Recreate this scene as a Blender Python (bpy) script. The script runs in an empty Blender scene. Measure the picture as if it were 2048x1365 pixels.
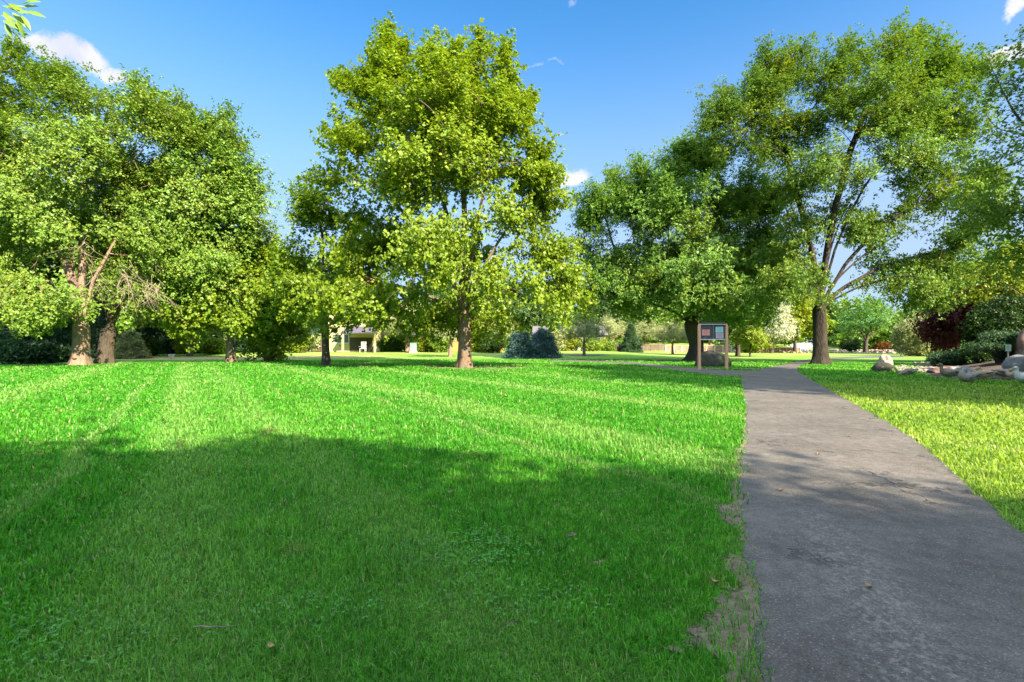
import bpy, math, random
import numpy as np
from mathutils import Vector
S = bpy.context.scene
COL = S.collection
R = math.radians
# ------------------------------------------------------------------ camera
F, H, HOR = 967.0, 1.4, 690.0            # focal length in px (2048 wide), eye height, horizon row
cd = bpy.data.cameras.new('camera'); cam = bpy.data.objects.new('camera', cd); COL.objects.link(cam)
cd.sensor_width = 36; cd.lens = 36 * F / 2048; cd.clip_start = .05; cd.clip_end = 3000
cam.location = (0, 0, H); cam.rotation_euler = (R(90) + math.atan((HOR - 682.5) / F), 0, 0)
S.camera = cam
# ------------------------------------------------------------------ light
SUN_EL = 33.0
SUN_XY = Vector((.60, -.80)).normalized()
W = bpy.data.worlds.new('World'); S.world = W; W.use_nodes = True
sd = bpy.data.lights.new('sun', 'SUN'); sd.energy = 4.8; sd.angle = R(.55); sd.color = (1, .87, .63)
so = bpy.data.objects.new('sun', sd); COL.objects.link(so)
sv = Vector((SUN_XY.x * math.cos(R(SUN_EL)), SUN_XY.y * math.cos(R(SUN_EL)), math.sin(R(SUN_EL))))
so.rotation_euler = sv.to_track_quat('Z', 'Y').to_euler()
S.view_settings.view_transform = 'Standard'; S.view_settings.look = 'None'
S.view_settings.exposure = 1.9; S.view_settings.gamma = 1
# cycles
try:
    S.cycles.max_bounces = 8; S.cycles.diffuse_bounces = 4; S.cycles.transmission_bounces = 6; S.cycles.transparent_max_bounces = 8
    S.cycles.caustics_reflective = False; S.cycles.caustics_refractive = False
except Exception: pass

class NT:
    """tiny node helper"""
    def __init__(s, tree): s.t = tree; s.n = tree.nodes; s.l = tree.links
    def node(s, typ, **kw):
        n = s.n.new(typ)
        for k, v in kw.items(): setattr(n, k, v)
        return n
    def put(s, inp, v):
        if hasattr(v, 'is_linked') or isinstance(v, bpy.types.NodeSocket): s.l.new(v, inp)
        elif v is not None:
            if isinstance(v, tuple) and len(v) == 3 and inp.type == 'RGBA': v = (*v, 1)
            inp.default_value = v
    def math(s, op, a, b=None, c=None, clamp=False):
        n = s.node('ShaderNodeMath', operation=op, use_clamp=clamp)
        s.put(n.inputs[0], a); s.put(n.inputs[1], b) if b is not None else None
        if c is not None: s.put(n.inputs[2], c)
        return n.outputs[0]
    def vmath(s, op, a, b=None):
        n = s.node('ShaderNodeVectorMath', operation=op); s.put(n.inputs[0], a)
        if b is not None: s.put(n.inputs[1], b)
        return n.outputs['Value'] if op in ('LENGTH', 'DOT_PRODUCT', 'DISTANCE') else n.outputs[0]
    def noise(s, vec, scale, detail=4, rough=.55, dist=0, out=0):
        n = s.node('ShaderNodeTexNoise'); s.put(n.inputs['Vector'], vec); s.put(n.inputs['Scale'], scale)
        n.inputs['Detail'].default_value = detail; n.inputs['Roughness'].default_value = rough; n.inputs['Distortion'].default_value = dist
        return n.outputs[out]
    def voro(s, vec, scale, feature='F1', out=0, rnd=1):
        n = s.node('ShaderNodeTexVoronoi', feature=feature); s.put(n.inputs['Vector'], vec); s.put(n.inputs['Scale'], scale)
        n.inputs['Randomness'].default_value = rnd
        return n.outputs[out]
    def ramp(s, f, stops, interp='LINEAR'):
        n = s.node('ShaderNodeValToRGB'); cr = n.color_ramp; cr.interpolation = interp
        while len(cr.elements) < len(stops): cr.elements.new(.5)
        for e, (p, c) in zip(cr.elements, stops):
            e.position = p; e.color = (*c, 1) if isinstance(c, tuple) else (c, c, c, 1)
        s.put(n.inputs[0], f); return n.outputs[0]
    def mix(s, f, a, b, mode='MIX'):
        n = s.node('ShaderNodeMix', data_type='RGBA', blend_type=mode)
        s.put(n.inputs[0], f); s.put(n.inputs[6], a); s.put(n.inputs[7], b); return n.outputs[2]
    def mapr(s, v, a, b, c=0, d=1, smooth=True):
        n = s.node('ShaderNodeMapRange'); n.interpolation_type = 'SMOOTHSTEP' if smooth else 'LINEAR'
        s.put(n.inputs[0], v)
        for i, q in enumerate((a, b, c, d)): n.inputs[i + 1].default_value = q
        return n.outputs[0]
    def sep(s, v):
        n = s.node('ShaderNodeSeparateXYZ'); s.put(n.inputs[0], v); return n.outputs
    def bump(s, h, strength=.5, dist=.02):
        n = s.node('ShaderNodeBump'); n.inputs['Strength'].default_value = strength; n.inputs['Distance'].default_value = dist
        s.put(n.inputs['Height'], h); return n.outputs[0]

# ------------------------------------------------------------------ sky
w = NT(W.node_tree); w.n.clear()
sky = w.node('ShaderNodeTexSky', sky_type='NISHITA'); sky.sun_disc = False
sky.sun_elevation = R(SUN_EL); sky.sun_rotation = math.atan2(SUN_XY.x, SUN_XY.y)
sky.altitude = 800; sky.air_density = 1.0; sky.dust_density = .2; sky.ozone_density = 2.2
hs = w.node('ShaderNodeHueSaturation'); hs.inputs['Saturation'].default_value = 1.05; hs.inputs['Value'].default_value = 1.0; w.put(hs.inputs['Color'], sky.outputs[0])
tc = w.node('ShaderNodeTexCoord'); dirv = w.vmath('NORMALIZE', tc.outputs['Generated'])
wn = w.noise(dirv, 9, 6, .62, 0, 1); wv = w.vmath('SUBTRACT', wn, (.5, .5, .5))
sc_ = w.node('ShaderNodeVectorMath', operation='SCALE'); w.put(sc_.inputs[0], wv); sc_.inputs['Scale'].default_value = .09
dw = w.vmath('ADD', dirv, sc_.outputs[0])
nn = w.noise(dirv, 22, 7, .6)
cl = None
def skydir(px, py):
    v = Vector(((px - 1024) / F, 1, (HOR - py) / F)); return v.normalized()
# cloud puffs: direction, half width, half height (px), strength
for px, py, rx, ry, st in ((105, 98, 62, 32, 1), (165, 112, 50, 28, 1), (225, 135, 42, 20, .8), (60, 82, 40, 18, .9), (1145, 352, 40, 22, .95), (1115, 366, 36, 16, .7),
                       (2050, 95, 62, 22, 1), (2010, 115, 38, 14, .8), (1945, 122, 26, 16, .7), (2045, 8, 30, 20, .9), (1068, 124, 24, 6, .35), (1106, 120, 22, 5, .35), (1146, 4, 16, 8, .4),
                       (-160, 60, 110, 40, 1), (2300, 60, 120, 60, 1), (2600, 320, 160, 40, .8), (-600, 200, 140, 40, .9)):
    d = skydir(px, py); right = Vector((1, 0, 0)); right = (right - d * right.dot(d)).normalized(); up = d.cross(right); up = -up if up.z < 0 else up
    k = Vector(((px - 1024) / F, 1, (HOR - py) / F)).length
    dd = w.vmath('SUBTRACT', dw, tuple(d))
    a = w.math('DIVIDE', w.vmath('DOT_PRODUCT', dd, tuple(right)), rx / F / k * 1.1)
    b = w.math('DIVIDE', w.vmath('DOT_PRODUCT', dd, tuple(up)), ry / F / k * 1.1)
    c = w.math('DIVIDE', w.vmath('DOT_PRODUCT', dd, tuple(d)), .25)
    r2 = w.math('SQRT', w.math('ADD', w.math('ADD', w.math('MULTIPLY', a, a), w.math('MULTIPLY', b, b)), w.math('MULTIPLY', c, c)))
    e = w.math('MULTIPLY', w.mapr(r2, 1.25, .25), st)
    cl = e if cl is None else w.math('MAXIMUM', cl, e)
dens = w.mapr(w.math('ADD', w.math('MULTIPLY', cl, 1.15), w.math('MULTIPLY', nn, 1.1)), .72, 1.5)
dens = w.math('MULTIPLY', dens, w.mapr(cl, .0, .25))
# unseen bright cloud field overhead and behind the camera, added as fill light
bk = w.mapr(w.vmath('DOT_PRODUCT', dirv, (.05, -.30, .955)), .56, .80)
bk = w.math('MULTIPLY', bk, w.mapr(w.noise(dw, 3.2, 6, .6), .34, .54))
dz = w.sep(dirv)[2]; skyb = w.mix(w.mapr(dz, .60, .12, 0, .85), w.mix(1., hs.outputs[0], (.36, .78, .94), 'MULTIPLY'), (1.62, 1.95, 2.65))
shade = w.mapr(w.noise(dw, 14, 4), .3, .7)
skyc = w.mix(dens, skyb, w.mix(shade, (2.3, 2.4, 3.0), (3.0, 3.0, 3.1)))
skyc = w.mix(bk, skyc, (7.6, 8.9, 9.9))
bg = w.node('ShaderNodeBackground'); w.put(bg.inputs[0], skyc); bg.inputs[1].default_value = .095
wo = w.node('ShaderNodeOutputWorld'); w.l.new(bg.outputs[0], wo.inputs[0])

# ------------------------------------------------------------------ ground shape and picking
def sst(a, b, v):
    t = np.clip((np.asarray(v, float) - a) / (b - a), 0, 1); return t * t * (3 - 2 * t)
def gz(x, y):
    x = np.asarray(x, float); y = np.asarray(y, float)
    z = .45 * sst(42, 80, y) * (1 - sst(8, 28, x))
    z = z + 2.7 * sst(118, 160, y) * sst(20, 45, x)
    z = z + .9 * sst(30, 60, x - .9 * y) * sst(10, 30, y)
    return z
def G(px, py):
    """ground point seen at a row / column of the photograph"""
    k = (py - HOR) / F; lo, hi = .5, 400.
    d = H / max(k, 1e-4)
    for _ in range(60):
        x = (px - 1024) / F * d
        d = .5 * d + .5 * (H - float(gz(x, d))) / max(k, 1e-4)
    x = (px - 1024) / F * d
    return Vector((x, d, float(gz(x, d))))
def A(px, py, d): return Vector(((px - 1024) / F * d, d, H + (HOR - py) / F * d))

# ------------------------------------------------------------------ object helpers
def tag(o, label=None, cat=None, group=None, kind=None):
    if label: o['label'] = label
    if cat: o['category'] = cat
    if group: o['group'] = group
    if kind: o['kind'] = kind
    return o
def empty(name, loc, label, cat, group=None):
    o = bpy.data.objects.new(name, None); COL.objects.link(o); o.location = loc; o.empty_display_size = .3
    return tag(o, label, cat, group)
def np_mesh(name, verts, faces, mat, parent=None, smooth=False, origin=None):
    """faces: (n,3) / (n,4) int array, or a list of such arrays"""
    me = bpy.data.meshes.new(name); verts = np.asarray(verts, np.float32)
    if origin is not None: verts = verts - np.asarray(origin, np.float32)
    fl = faces if isinstance(faces, list) else [faces]
    fl = [np.asarray(f, np.int32) for f in fl if len(f)]
    loops = np.concatenate([f.ravel() for f in fl]); tot = np.concatenate([np.full(len(f), f.shape[1], np.int32) for f in fl])
    me.vertices.add(len(verts)); me.vertices.foreach_set('co', verts.ravel())
    me.loops.add(len(loops)); me.loops.foreach_set('vertex_index', loops)
    me.polygons.add(len(tot)); st = np.zeros(len(tot), np.int32); st[1:] = np.cumsum(tot)[:-1]
    me.polygons.foreach_set('loop_start', st); me.polygons.foreach_set('loop_total', tot)
    me.polygons.foreach_set('use_smooth', np.full(len(tot), smooth, bool))
    me.update(calc_edges=True)
    me.materials.append(mat)
    o = bpy.data.objects.new(name, me); COL.objects.link(o)
    if parent: o.parent = parent
    return o
class MB:
    """collects polygons into one mesh"""
    def __init__(s): s.v = []; s.f = []
    def add(s, vs, fs):
        b = len(s.v); s.v += [tuple(v) for v in vs]; s.f += [tuple(i + b for i in f) for f in fs]; return s
    def box(s, c, size, rz=0, taper=1., bev=.0):
        x, y, z = [q / 2 for q in size]; vs = []
        for sz in (-1, 1):
            k = taper if sz > 0 else 1
            for sx, sy in ((-1, -1), (1, -1), (1, 1), (-1, 1)):
                px, py = sx * x * k, sy * y * k
                vs.append((c[0] + px * math.cos(rz) - py * math.sin(rz), c[1] + px * math.sin(rz) + py * math.cos(rz), c[2] + sz * z))
        return s.add(vs, [(3, 2, 1, 0), (4, 5, 6, 7), (0, 1, 5, 4), (1, 2, 6, 5), (2, 3, 7, 6), (3, 0, 4, 7)])
    def tube(s, pts, rad, n=8, squash=None):
        pts = [Vector(p) for p in pts]; m = len(pts); vs = []
        rad = rad if hasattr(rad, '__len__') else [rad] * m
        for i, p in enumerate(pts):
            t = (pts[min(i + 1, m - 1)] - pts[max(i - 1, 0)]).normalized()
            ref = Vector((0, 1, .05)) if abs(t.y) < .9 else Vector((1, 0, 0))
            a = t.cross(ref).normalized(); b = t.cross(a).normalized()
            for k in range(n):
                th = 2 * math.pi * k / n; ra, rb = (rad[i], rad[i]) if not squash else (rad[i] * squash[i][0], rad[i] * squash[i][1])
                vs.append(p + a * math.cos(th) * ra + b * math.sin(th) * rb)
        fs = [(i * n + k, i * n + (k + 1) % n, (i + 1) * n + (k + 1) % n, (i + 1) * n + k) for i in range(m - 1) for k in range(n)]
        fs += [tuple(range(n))[::-1], tuple((m - 1) * n + k for k in range(n))]
        return s.add(vs, fs)
    def build(s, name, mat, parent=None, smooth=False, bevel=0, loc=None):
        me = bpy.data.meshes.new(name); vs = s.v
        me.from_pydata(vs, [], s.f); me.materials.append(mat)
        if smooth:
            for p in me.polygons: p.use_smooth = True
        me.update(); o = bpy.data.objects.new(name, me); COL.objects.link(o)
        if parent: o.parent = parent
        if loc: o.location = loc
        if bevel:
            b = o.modifiers.new('bevel', 'BEVEL'); b.width = bevel; b.segments = 2; b.limit_method = 'ANGLE'
        return o

# ------------------------------------------------------------------ materials
def new_mat(name):
    m = bpy.data.materials.new(name); m.use_nodes = True; t = NT(m.node_tree); t.n.clear()
    out = t.node('ShaderNodeOutputMaterial'); return m, t, out
def principled(t, out, col, rough=.8, bump=None, spec=.3, metal=0):
    p = t.node('ShaderNodeBsdfPrincipled'); t.put(p.inputs['Base Color'], col); t.put(p.inputs['Roughness'], rough)
    p.inputs['Specular IOR Level'].default_value = spec; p.inputs['Metallic'].default_value = metal
    if bump is not None: t.l.new(bump, p.inputs['Normal'])
    t.l.new(p.outputs[0], out.inputs[0]); return p
def leaf_mat(name, dark, light, tip, trans=.38, gloss=.0, rough=.5, scale=.55, tipamt=.35):
    m, t, out = new_mat(name)
    geo = t.node('ShaderNodeNewGeometry'); oi = t.node('ShaderNodeObjectInfo')
    pos = t.vmath('ADD', geo.outputs['Position'], t.vmath('MULTIPLY', t.node('ShaderNodeCombineXYZ').outputs[0], (1, 1, 1)))
    rnd = geo.outputs['Random Per Island']
    n1 = t.noise(pos, scale, 3)
    f = t.math('ADD', t.math('MULTIPLY', rnd, .6), t.math('MULTIPLY', t.mapr(n1, .3, .7), .45))
    c = t.ramp(f, [(0, dark), (.55, light), (1, light)])
    f2 = t.math('MULTIPLY', t.mapr(t.noise(pos, scale * .6 + .1, 2), .45, .68), t.mapr(rnd, .35, 1.))
    c = t.mix(t.math('MULTIPLY', f2, tipamt * 2), c, tip)
    c = t.mix(t.mapr(oi.outputs['Random'], 0, 1, 0, .22, False), c, tip)
    di = t.node('ShaderNodeBsdfDiffuse'); t.put(di.inputs[0], c)
    tr = t.node('ShaderNodeBsdfTranslucent')
    ct = t.mix(.5, c, t.mix(1., c, (1.5, 1.4, .35), 'MULTIPLY')); t.put(tr.inputs[0], ct)
    mx = t.node('ShaderNodeMixShader'); mx.inputs[0].default_value = trans; t.l.new(di.outputs[0], mx.inputs[1]); t.l.new(tr.outputs[0], mx.inputs[2])
    gl = t.node('ShaderNodeBsdfGlossy'); gl.inputs['Roughness'].default_value = rough; gl.inputs[0].default_value = (.9, .95, 1, 1)
    m2 = t.node('ShaderNodeMixShader'); m2.inputs[0].default_value = .022; t.l.new(mx.outputs[0], m2.inputs[1]); t.l.new(gl.outputs[0], m2.inputs[2])
    t.l.new(m2.outputs[0], out.inputs[0]); return m
def bark_mat(name, a, b, lichen=None, lam=.5, zs=.25, sc=9):
    m, t, out = new_mat(name)
    g = t.node('ShaderNodeNewGeometry').outputs['Position']
    v = t.vmath('MULTIPLY', g, (1, 1, zs))
    n = t.noise(v, sc, 6, .65); n2 = t.noise(g, .9, 3)
    c = t.ramp(t.math('ADD', t.math('MULTIPLY', n, .8), t.math('MULTIPLY', n2, .25)), [(.32, a), (.66, b)])
    if lichen:
        c = t.mix(t.math('MULTIPLY', t.mapr(t.noise(g, 1.5, 5, .6), .48, .62), lam), c, lichen)
    h = t.math('ADD', n, t.math('MULTIPLY', t.voro(v, sc * 1.1, 'DISTANCE_TO_EDGE'), .8))
    principled(t, out, c, .9, t.bump(h, .9, .05), .15); return m
def simple(name, col, rough=.7, noise=.15, sc=6, spec=.3, metal=0, bump=0):
    m, t, out = new_mat(name); g = t.node('ShaderNodeNewGeometry').outputs['Position']
    n = t.noise(g, sc, 5, .6)
    c = t.ramp(n, [(.25, tuple(q * (1 - noise) for q in col)), (.75, tuple(min(1, q * (1 + noise)) for q in col))])
    principled(t, out, c, rough, t.bump(n, bump, .02) if bump else None, spec, metal); return m

# lawn colour as a function of the place, shared by the soil sheet and the blades
MD = (.83, .56)   # across the mowing stripes
def lawn_group():
    g = bpy.data.node_groups.new('lawn_colour', 'ShaderNodeTree')
    g.interface.new_socket('Color', in_out='OUTPUT', socket_type='NodeSocketColor')
    t = NT(g); pos = t.node('ShaderNodeNewGeometry').outputs['Position']
    x, y, z = t.sep(pos)
    n1 = t.noise(pos, .35, 4); n2 = t.noise(pos, 2.2, 4)
    c = t.ramp(t.math('ADD', t.math('MULTIPLY', n1, .6), t.math('MULTIPLY', n2, .4)), [(.3, (.042, .240, .018)), (.5, (.082, .305, .027)), (.72, (.14, .365, .040))])
    u = t.math('ADD', t.math('MULTIPLY', x, MD[0]), t.math('MULTIPLY', y, MD[1]))
    u = t.math('ADD', u, t.math('MULTIPLY', t.noise(pos, .25, 2), 1.2))
    s1 = t.math('SINE', t.math('MULTIPLY', u, 2 * math.pi / 4.4))
    s2 = t.math('SINE', t.math('ADD', t.math('MULTIPLY', u, 2 * math.pi / 1.9), .8))
    st = t.mapr(t.math('ADD', s1, t.math('MULTIPLY', s2, .5)), .15, 1.15)
    c = t.mix(1, c, t.ramp(t.noise(pos, 7.5, 5, .7), [(.32, (.66, .70, .68)), (.62, (1.22, 1.18, 1.15))]), 'MULTIPLY')
    c = t.mix(t.math('MULTIPLY', st, .72), c, (.205, .385, .09))
    # thin worn wheel lines
    wl = t.math('ABSOLUTE', t.math('SINE', t.math('MULTIPLY', t.math('ADD', u, .6), math.pi / 5.2)))
    c = t.mix(t.math('MULTIPLY', t.mapr(wl, .10, .02), .35), c, (.30, .42, .15))
    # yellower lawn to the right of the path, fading out near and far
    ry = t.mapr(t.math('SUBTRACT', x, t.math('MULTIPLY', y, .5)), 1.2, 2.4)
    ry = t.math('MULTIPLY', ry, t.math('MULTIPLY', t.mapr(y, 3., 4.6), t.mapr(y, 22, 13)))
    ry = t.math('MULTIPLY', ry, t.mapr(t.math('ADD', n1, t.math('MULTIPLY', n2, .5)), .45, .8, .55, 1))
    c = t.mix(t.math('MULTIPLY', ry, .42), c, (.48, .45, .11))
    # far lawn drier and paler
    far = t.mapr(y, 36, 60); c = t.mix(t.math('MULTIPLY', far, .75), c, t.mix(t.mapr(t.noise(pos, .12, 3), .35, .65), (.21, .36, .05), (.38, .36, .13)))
    # straw spots
    sp = t.math('MULTIPLY', t.mapr(t.noise(pos, 1.1, 3, .5), .64, .74), .6)
    c = t.mix(sp, c, (.24, .24, .09))
    o = t.node('NodeGroupOutput'); t.put(o.inputs[0], c); return g
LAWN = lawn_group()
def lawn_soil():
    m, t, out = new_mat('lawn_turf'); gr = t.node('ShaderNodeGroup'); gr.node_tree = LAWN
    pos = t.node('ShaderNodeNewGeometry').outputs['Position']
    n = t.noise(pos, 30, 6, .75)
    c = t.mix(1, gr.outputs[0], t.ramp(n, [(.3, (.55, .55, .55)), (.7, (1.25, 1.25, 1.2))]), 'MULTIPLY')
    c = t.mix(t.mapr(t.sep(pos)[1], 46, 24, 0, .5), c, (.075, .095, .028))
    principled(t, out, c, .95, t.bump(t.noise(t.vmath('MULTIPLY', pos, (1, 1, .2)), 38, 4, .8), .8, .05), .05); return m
def blade_mat():
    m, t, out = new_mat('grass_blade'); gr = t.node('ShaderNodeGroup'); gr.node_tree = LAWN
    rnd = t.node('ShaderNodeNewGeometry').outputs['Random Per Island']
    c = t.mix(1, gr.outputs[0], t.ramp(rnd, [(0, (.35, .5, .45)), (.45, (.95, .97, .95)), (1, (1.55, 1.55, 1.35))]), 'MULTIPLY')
    c = t.mix(t.mapr(rnd, .955, .965), c, (.40, .40, .20))
    di = t.node('ShaderNodeBsdfDiffuse'); t.put(di.inputs[0], c)
    tr = t.node('ShaderNodeBsdfTranslucent'); t.put(tr.inputs[0], t.mix(1., c, (1.35, 1.3, .5), 'MULTIPLY'))
    mx = t.node('ShaderNodeMixShader'); mx.inputs[0].default_value = .5; t.l.new(di.outputs[0], mx.inputs[1]); t.l.new(tr.outputs[0], mx.inputs[2])
    gl = t.node('ShaderNodeBsdfGlossy'); gl.inputs['Roughness'].default_value = .45
    m2 = t.node('ShaderNodeMixShader'); m2.inputs[0].default_value = .012; t.l.new(mx.outputs[0], m2.inputs[1]); t.l.new(gl.outputs[0], m2.inputs[2])
    t.l.new(m2.outputs[0], out.inputs[0]); return m
def asphalt():
    m, t, out = new_mat('asphalt'); pos = t.node('ShaderNodeNewGeometry').outputs['Position']
    big = t.noise(pos, .8, 5, .6); mid = t.noise(pos, 7, 6, .7); fine = t.noise(pos, 75, 4, .85)
    f = t.math('ADD', t.math('ADD', t.math('MULTIPLY', big, .22), t.math('MULTIPLY', mid, .26)), t.math('MULTIPLY', fine, .52))
    c = t.ramp(f, [(.38, (.050, .043, .039)), (.5, (.112, .099, .091)), (.62, (.205, .183, .170))])
    vo = t.voro(t.vmath('ADD', pos, t.vmath('MULTIPLY', t.noise(pos, 60, 2, .5, 0, 1), (.02, .02, 0))), 62, 'F1', 0); vc = t.voro(t.vmath('ADD', pos, t.vmath('MULTIPLY', t.noise(pos, 60, 2, .5, 0, 1), (.02, .02, 0))), 62, 'F1', 1)
    st = t.math('MULTIPLY', t.mapr(vo, .30, .18), t.mapr(t.sep(vc)[0], .55, .62)); c = t.mix(t.math('MULTIPLY', st, .7), c, (.30, .28, .27))
    # worn, scuffed streak along the left edge
    x, y, z = t.sep(pos)
    sc = t.math('ABSOLUTE', t.math('SUBTRACT', x, t.math('ADD', t.math('MULTIPLY', y, .37), 1.0)))
    wv = t.math('MULTIPLY', t.mapr(sc, .45, .0), t.mapr(t.noise(pos, 26, 5, .8), .47, .66)); wv = t.math('MULTIPLY', wv, t.mapr(y, 5.5, 2.5))
    c = t.mix(t.math('MULTIPLY', wv, .6), c, (.34, .31, .29))
    cr = t.voro(t.vmath('ADD', pos, t.noise(pos, 3, 4, .6, 0, 1)), .75, 'DISTANCE_TO_EDGE')
    ck = t.math('MULTIPLY', t.mapr(cr, .02, .004), t.mapr(t.noise(pos, .9, 2), .5, .62)); c = t.mix(t.math('MULTIPLY', ck, .9), c, (.03, .03, .03))
    wh = t.math('MULTIPLY', t.mapr(t.noise(t.vmath('MULTIPLY', pos, (1, 1.6, 1)), 14, 6, .8, 1.5), .66, .74), .5); c = t.mix(wh, c, (.36, .34, .34))
    h = t.math('ADD', t.math('MULTIPLY', fine, .8), t.math('SUBTRACT', t.math('MULTIPLY', mid, 1.5), t.math('MULTIPLY', vo, .6)))
    principled(t, out, c, .85, t.bump(h, .75, .012), .25); return m
def dirt_mat(name, a, b, sc=10):
    m, t, out = new_mat(name); pos = t.node('ShaderNodeNewGeometry').outputs['Position']
    n = t.math('ADD', t.math('MULTIPLY', t.noise(pos, sc, 6, .75), .65), t.math('MULTIPLY', t.noise(pos, sc * 8, 3, .8), .35))
    c = t.ramp(n, [(.35, a), (.65, b)]); principled(t, out, c, .95, t.bump(n, .9, .03), .1); return m
def water_mat():
    m, t, out = new_mat('pond_water'); pos = t.node('ShaderNodeNewGeometry').outputs['Position']
    n = t.noise(t.vmath('MULTIPLY', pos, (1, .35, 1)), 3, 4, .6)
    p = principled(t, out, (.05, .08, .05), .06, t.bump(n, .25, .03), .6); return m

def soft_dirt(name, a, b, sc=10):
    m, t, out = new_mat(name); pos = t.node('ShaderNodeNewGeometry').outputs['Position']
    n = t.math('ADD', t.math('MULTIPLY', t.noise(pos, sc, 6, .75), .65), t.math('MULTIPLY', t.noise(pos, sc * 8, 3, .8), .35))
    c = t.ramp(n, [(.35, a), (.65, b)]); p = principled(t, out, c, .95, t.bump(n, .9, .03), .1)
    at = t.node('ShaderNodeAttribute', attribute_name='cover'); k = t.math('ADD', at.outputs['Fac'], t.math('MULTIPLY', t.math('SUBTRACT', t.noise(pos, 16, 5, .75), .5), 1.1))
    t.put(p.inputs['Alpha'], t.mapr(k, .28, .52)); return m
M = dict(
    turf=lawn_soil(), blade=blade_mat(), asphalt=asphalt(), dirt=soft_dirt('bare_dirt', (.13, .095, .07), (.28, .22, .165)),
    dry=dirt_mat('dry_ground', (.22, .19, .07), (.38, .32, .17), 4), mulch=dirt_mat('bark_mulch', (.05, .038, .032), (.15, .11, .095), 14), water=water_mat(),
    maple=leaf_mat('maple_leaf', (.070, .150, .010), (.19, .29, .016), (.34, .40, .02), .42),
    ash=leaf_mat('ash_leaf', (.050, .145, .014), (.16, .28, .032), (.36, .36, .06), .30, .10),
    olive=leaf_mat('narrow_leaf', (.035, .14, .028), (.10, .26, .040), (.34, .38, .03), .40, .08, tipamt=.5),
    willow=leaf_mat('small_leaf', (.040, .120, .018), (.11, .23, .026), (.32, .33, .02), .36, .08, tipamt=.45),
    lime=leaf_mat('lime_leaf', (.10, .18, .010), (.24, .33, .02), (.42, .38, .03), .40),
    dark=leaf_mat('dark_leaf', (.018, .05, .010), (.045, .10, .018), (.10, .15, .02), .25),
    yew=leaf_mat('yew_leaf', (.010, .030, .007), (.028, .065, .012), (.07, .13, .015), .22),
    needle=leaf_mat('pine_needle', (.15, .19, .07), (.31, .35, .15), (.42, .41, .21), .22, .04),
    dneedle=leaf_mat('spruce_needle', (.02, .055, .025), (.05, .11, .05), (.10, .17, .06), .15, .04),
    bspruce=leaf_mat('blue_spruce_needle', (.018, .062, .066), (.075, .155, .16), (.20, .31, .33), .12, .06),
    silver=leaf_mat('silver_leaf', (.25, .29, .21), (.50, .53, .42), (.62, .60, .42), .25, .06),
    plum=leaf_mat('purple_plum_leaf', (.045, .011, .013), (.11, .024, .025), (.17, .045, .03), .25, .06),
    red=leaf_mat('reddish_leaf', (.12, .05, .015), (.22, .08, .02), (.30, .14, .03), .3),
    bark_a=bark_mat('ash_bark', (.13, .09, .07), (.30, .21, .165), (.38, .20, .11), .25),
    bark_m=bark_mat('maple_bark', (.085, .065, .050), (.21, .165, .125), (.34, .16, .06), .22, .2, 12),
    bark_d=bark_mat('dark_bark', (.040, .033, .027), (.105, .085, .070), (.16, .10, .05), .3, .2, 11),
    bark_p=bark_mat('pine_bark', (.13, .085, .062), (.32, .22, .17), None, 0, .3, 6),
    bark_k=bark_mat('blackish_bark', (.022, .018, .015), (.062, .050, .042)),
    twig=bark_mat('dead_twig', (.14, .105, .085), (.30, .23, .19)),
)
rocks = {}
def rock_mat(name, a, b, sc=3, moss=None):
    m, t, out = new_mat(name); g = t.node('ShaderNodeTexCoord').outputs['Object']
    n = t.noise(g, sc, 8, .68); v = t.voro(g, sc * 2.2, 'DISTANCE_TO_EDGE')
    c = t.ramp(n, [(.32, a), (.68, b)])
    if moss: c = t.mix(t.mapr(t.noise(g, sc * .7, 4), .48, .6), c, moss)
    c = t.mix(t.mapr(t.noise(g, sc * 2.6, 5), .66, .7), c, tuple(min(.5, q * 2.6) for q in b))
    principled(t, out, c, .92, t.bump(t.math('ADD', n, t.math('MULTIPLY', v, .25)), .8, .08), .15); return m

# ------------------------------------------------------------------ paths
def chaikin(p, n=2):
    p = [Vector(q) for q in p]
    for _ in range(n):
        q = [p[0]]
        for a, b in zip(p, p[1:]): q += [a.lerp(b, .25), a.lerp(b, .75)]
        q.append(p[-1]); p = q
    return p
def resample(p, n):
    L = [0]
    for a, b in zip(p, p[1:]): L.append(L[-1] + (b - a).length)
    out = []; j = 0
    for i in range(n):
        t = L[-1] * (i / (n - 1)) ** 1.35
        while j < len(L) - 2 and L[j + 1] < t: j += 1
        out.append(p[j].lerp(p[j + 1], (t - L[j]) / max(1e-6, L[j + 1] - L[j])))
    return out
gl = [Vector((-1.2, -4, 0)), Vector((0.05, -1, 0)), Vector((.55, .8, 0))] + [G(*q) for q in ((1530, 1365), (1512, 1200), (1492, 1100), (1480, 1000), (1481, 930), (1493, 870), (1490, 820), (1486, 780), (1480, 757))]
gl2 = [G(*q) for q in ((1500, 746), (1540, 735), (1575, 728), (1600, 722), (1630, 717.5), (1680, 714.5), (1760, 712.5), (1800, 712))]
gr = [Vector((1.0, -4, 0)), Vector((2.0, -1, 0)), Vector((2.5, .8, 0)), Vector((2.95, 2.0, 0))] + [G(*q) for q in ((2048, 1078), (1960, 1000), (1865, 905), (1782, 850), (1703, 806), (1648, 775), (1607, 752), (1592, 740), (1603, 730), (1628, 723.5), (1665, 719.5), (1720, 717), (1780, 715.5), (1810, 715))]
def wob(x, y, k): return .5 * math.sin(x * 5.1 * k + y * 3.3 * k) + .3 * math.sin(x * 11.7 * k - y * 9.1 * k + 1) + .2 * math.sin(x * 23 * k + y * 27 * k + 2)
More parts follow.
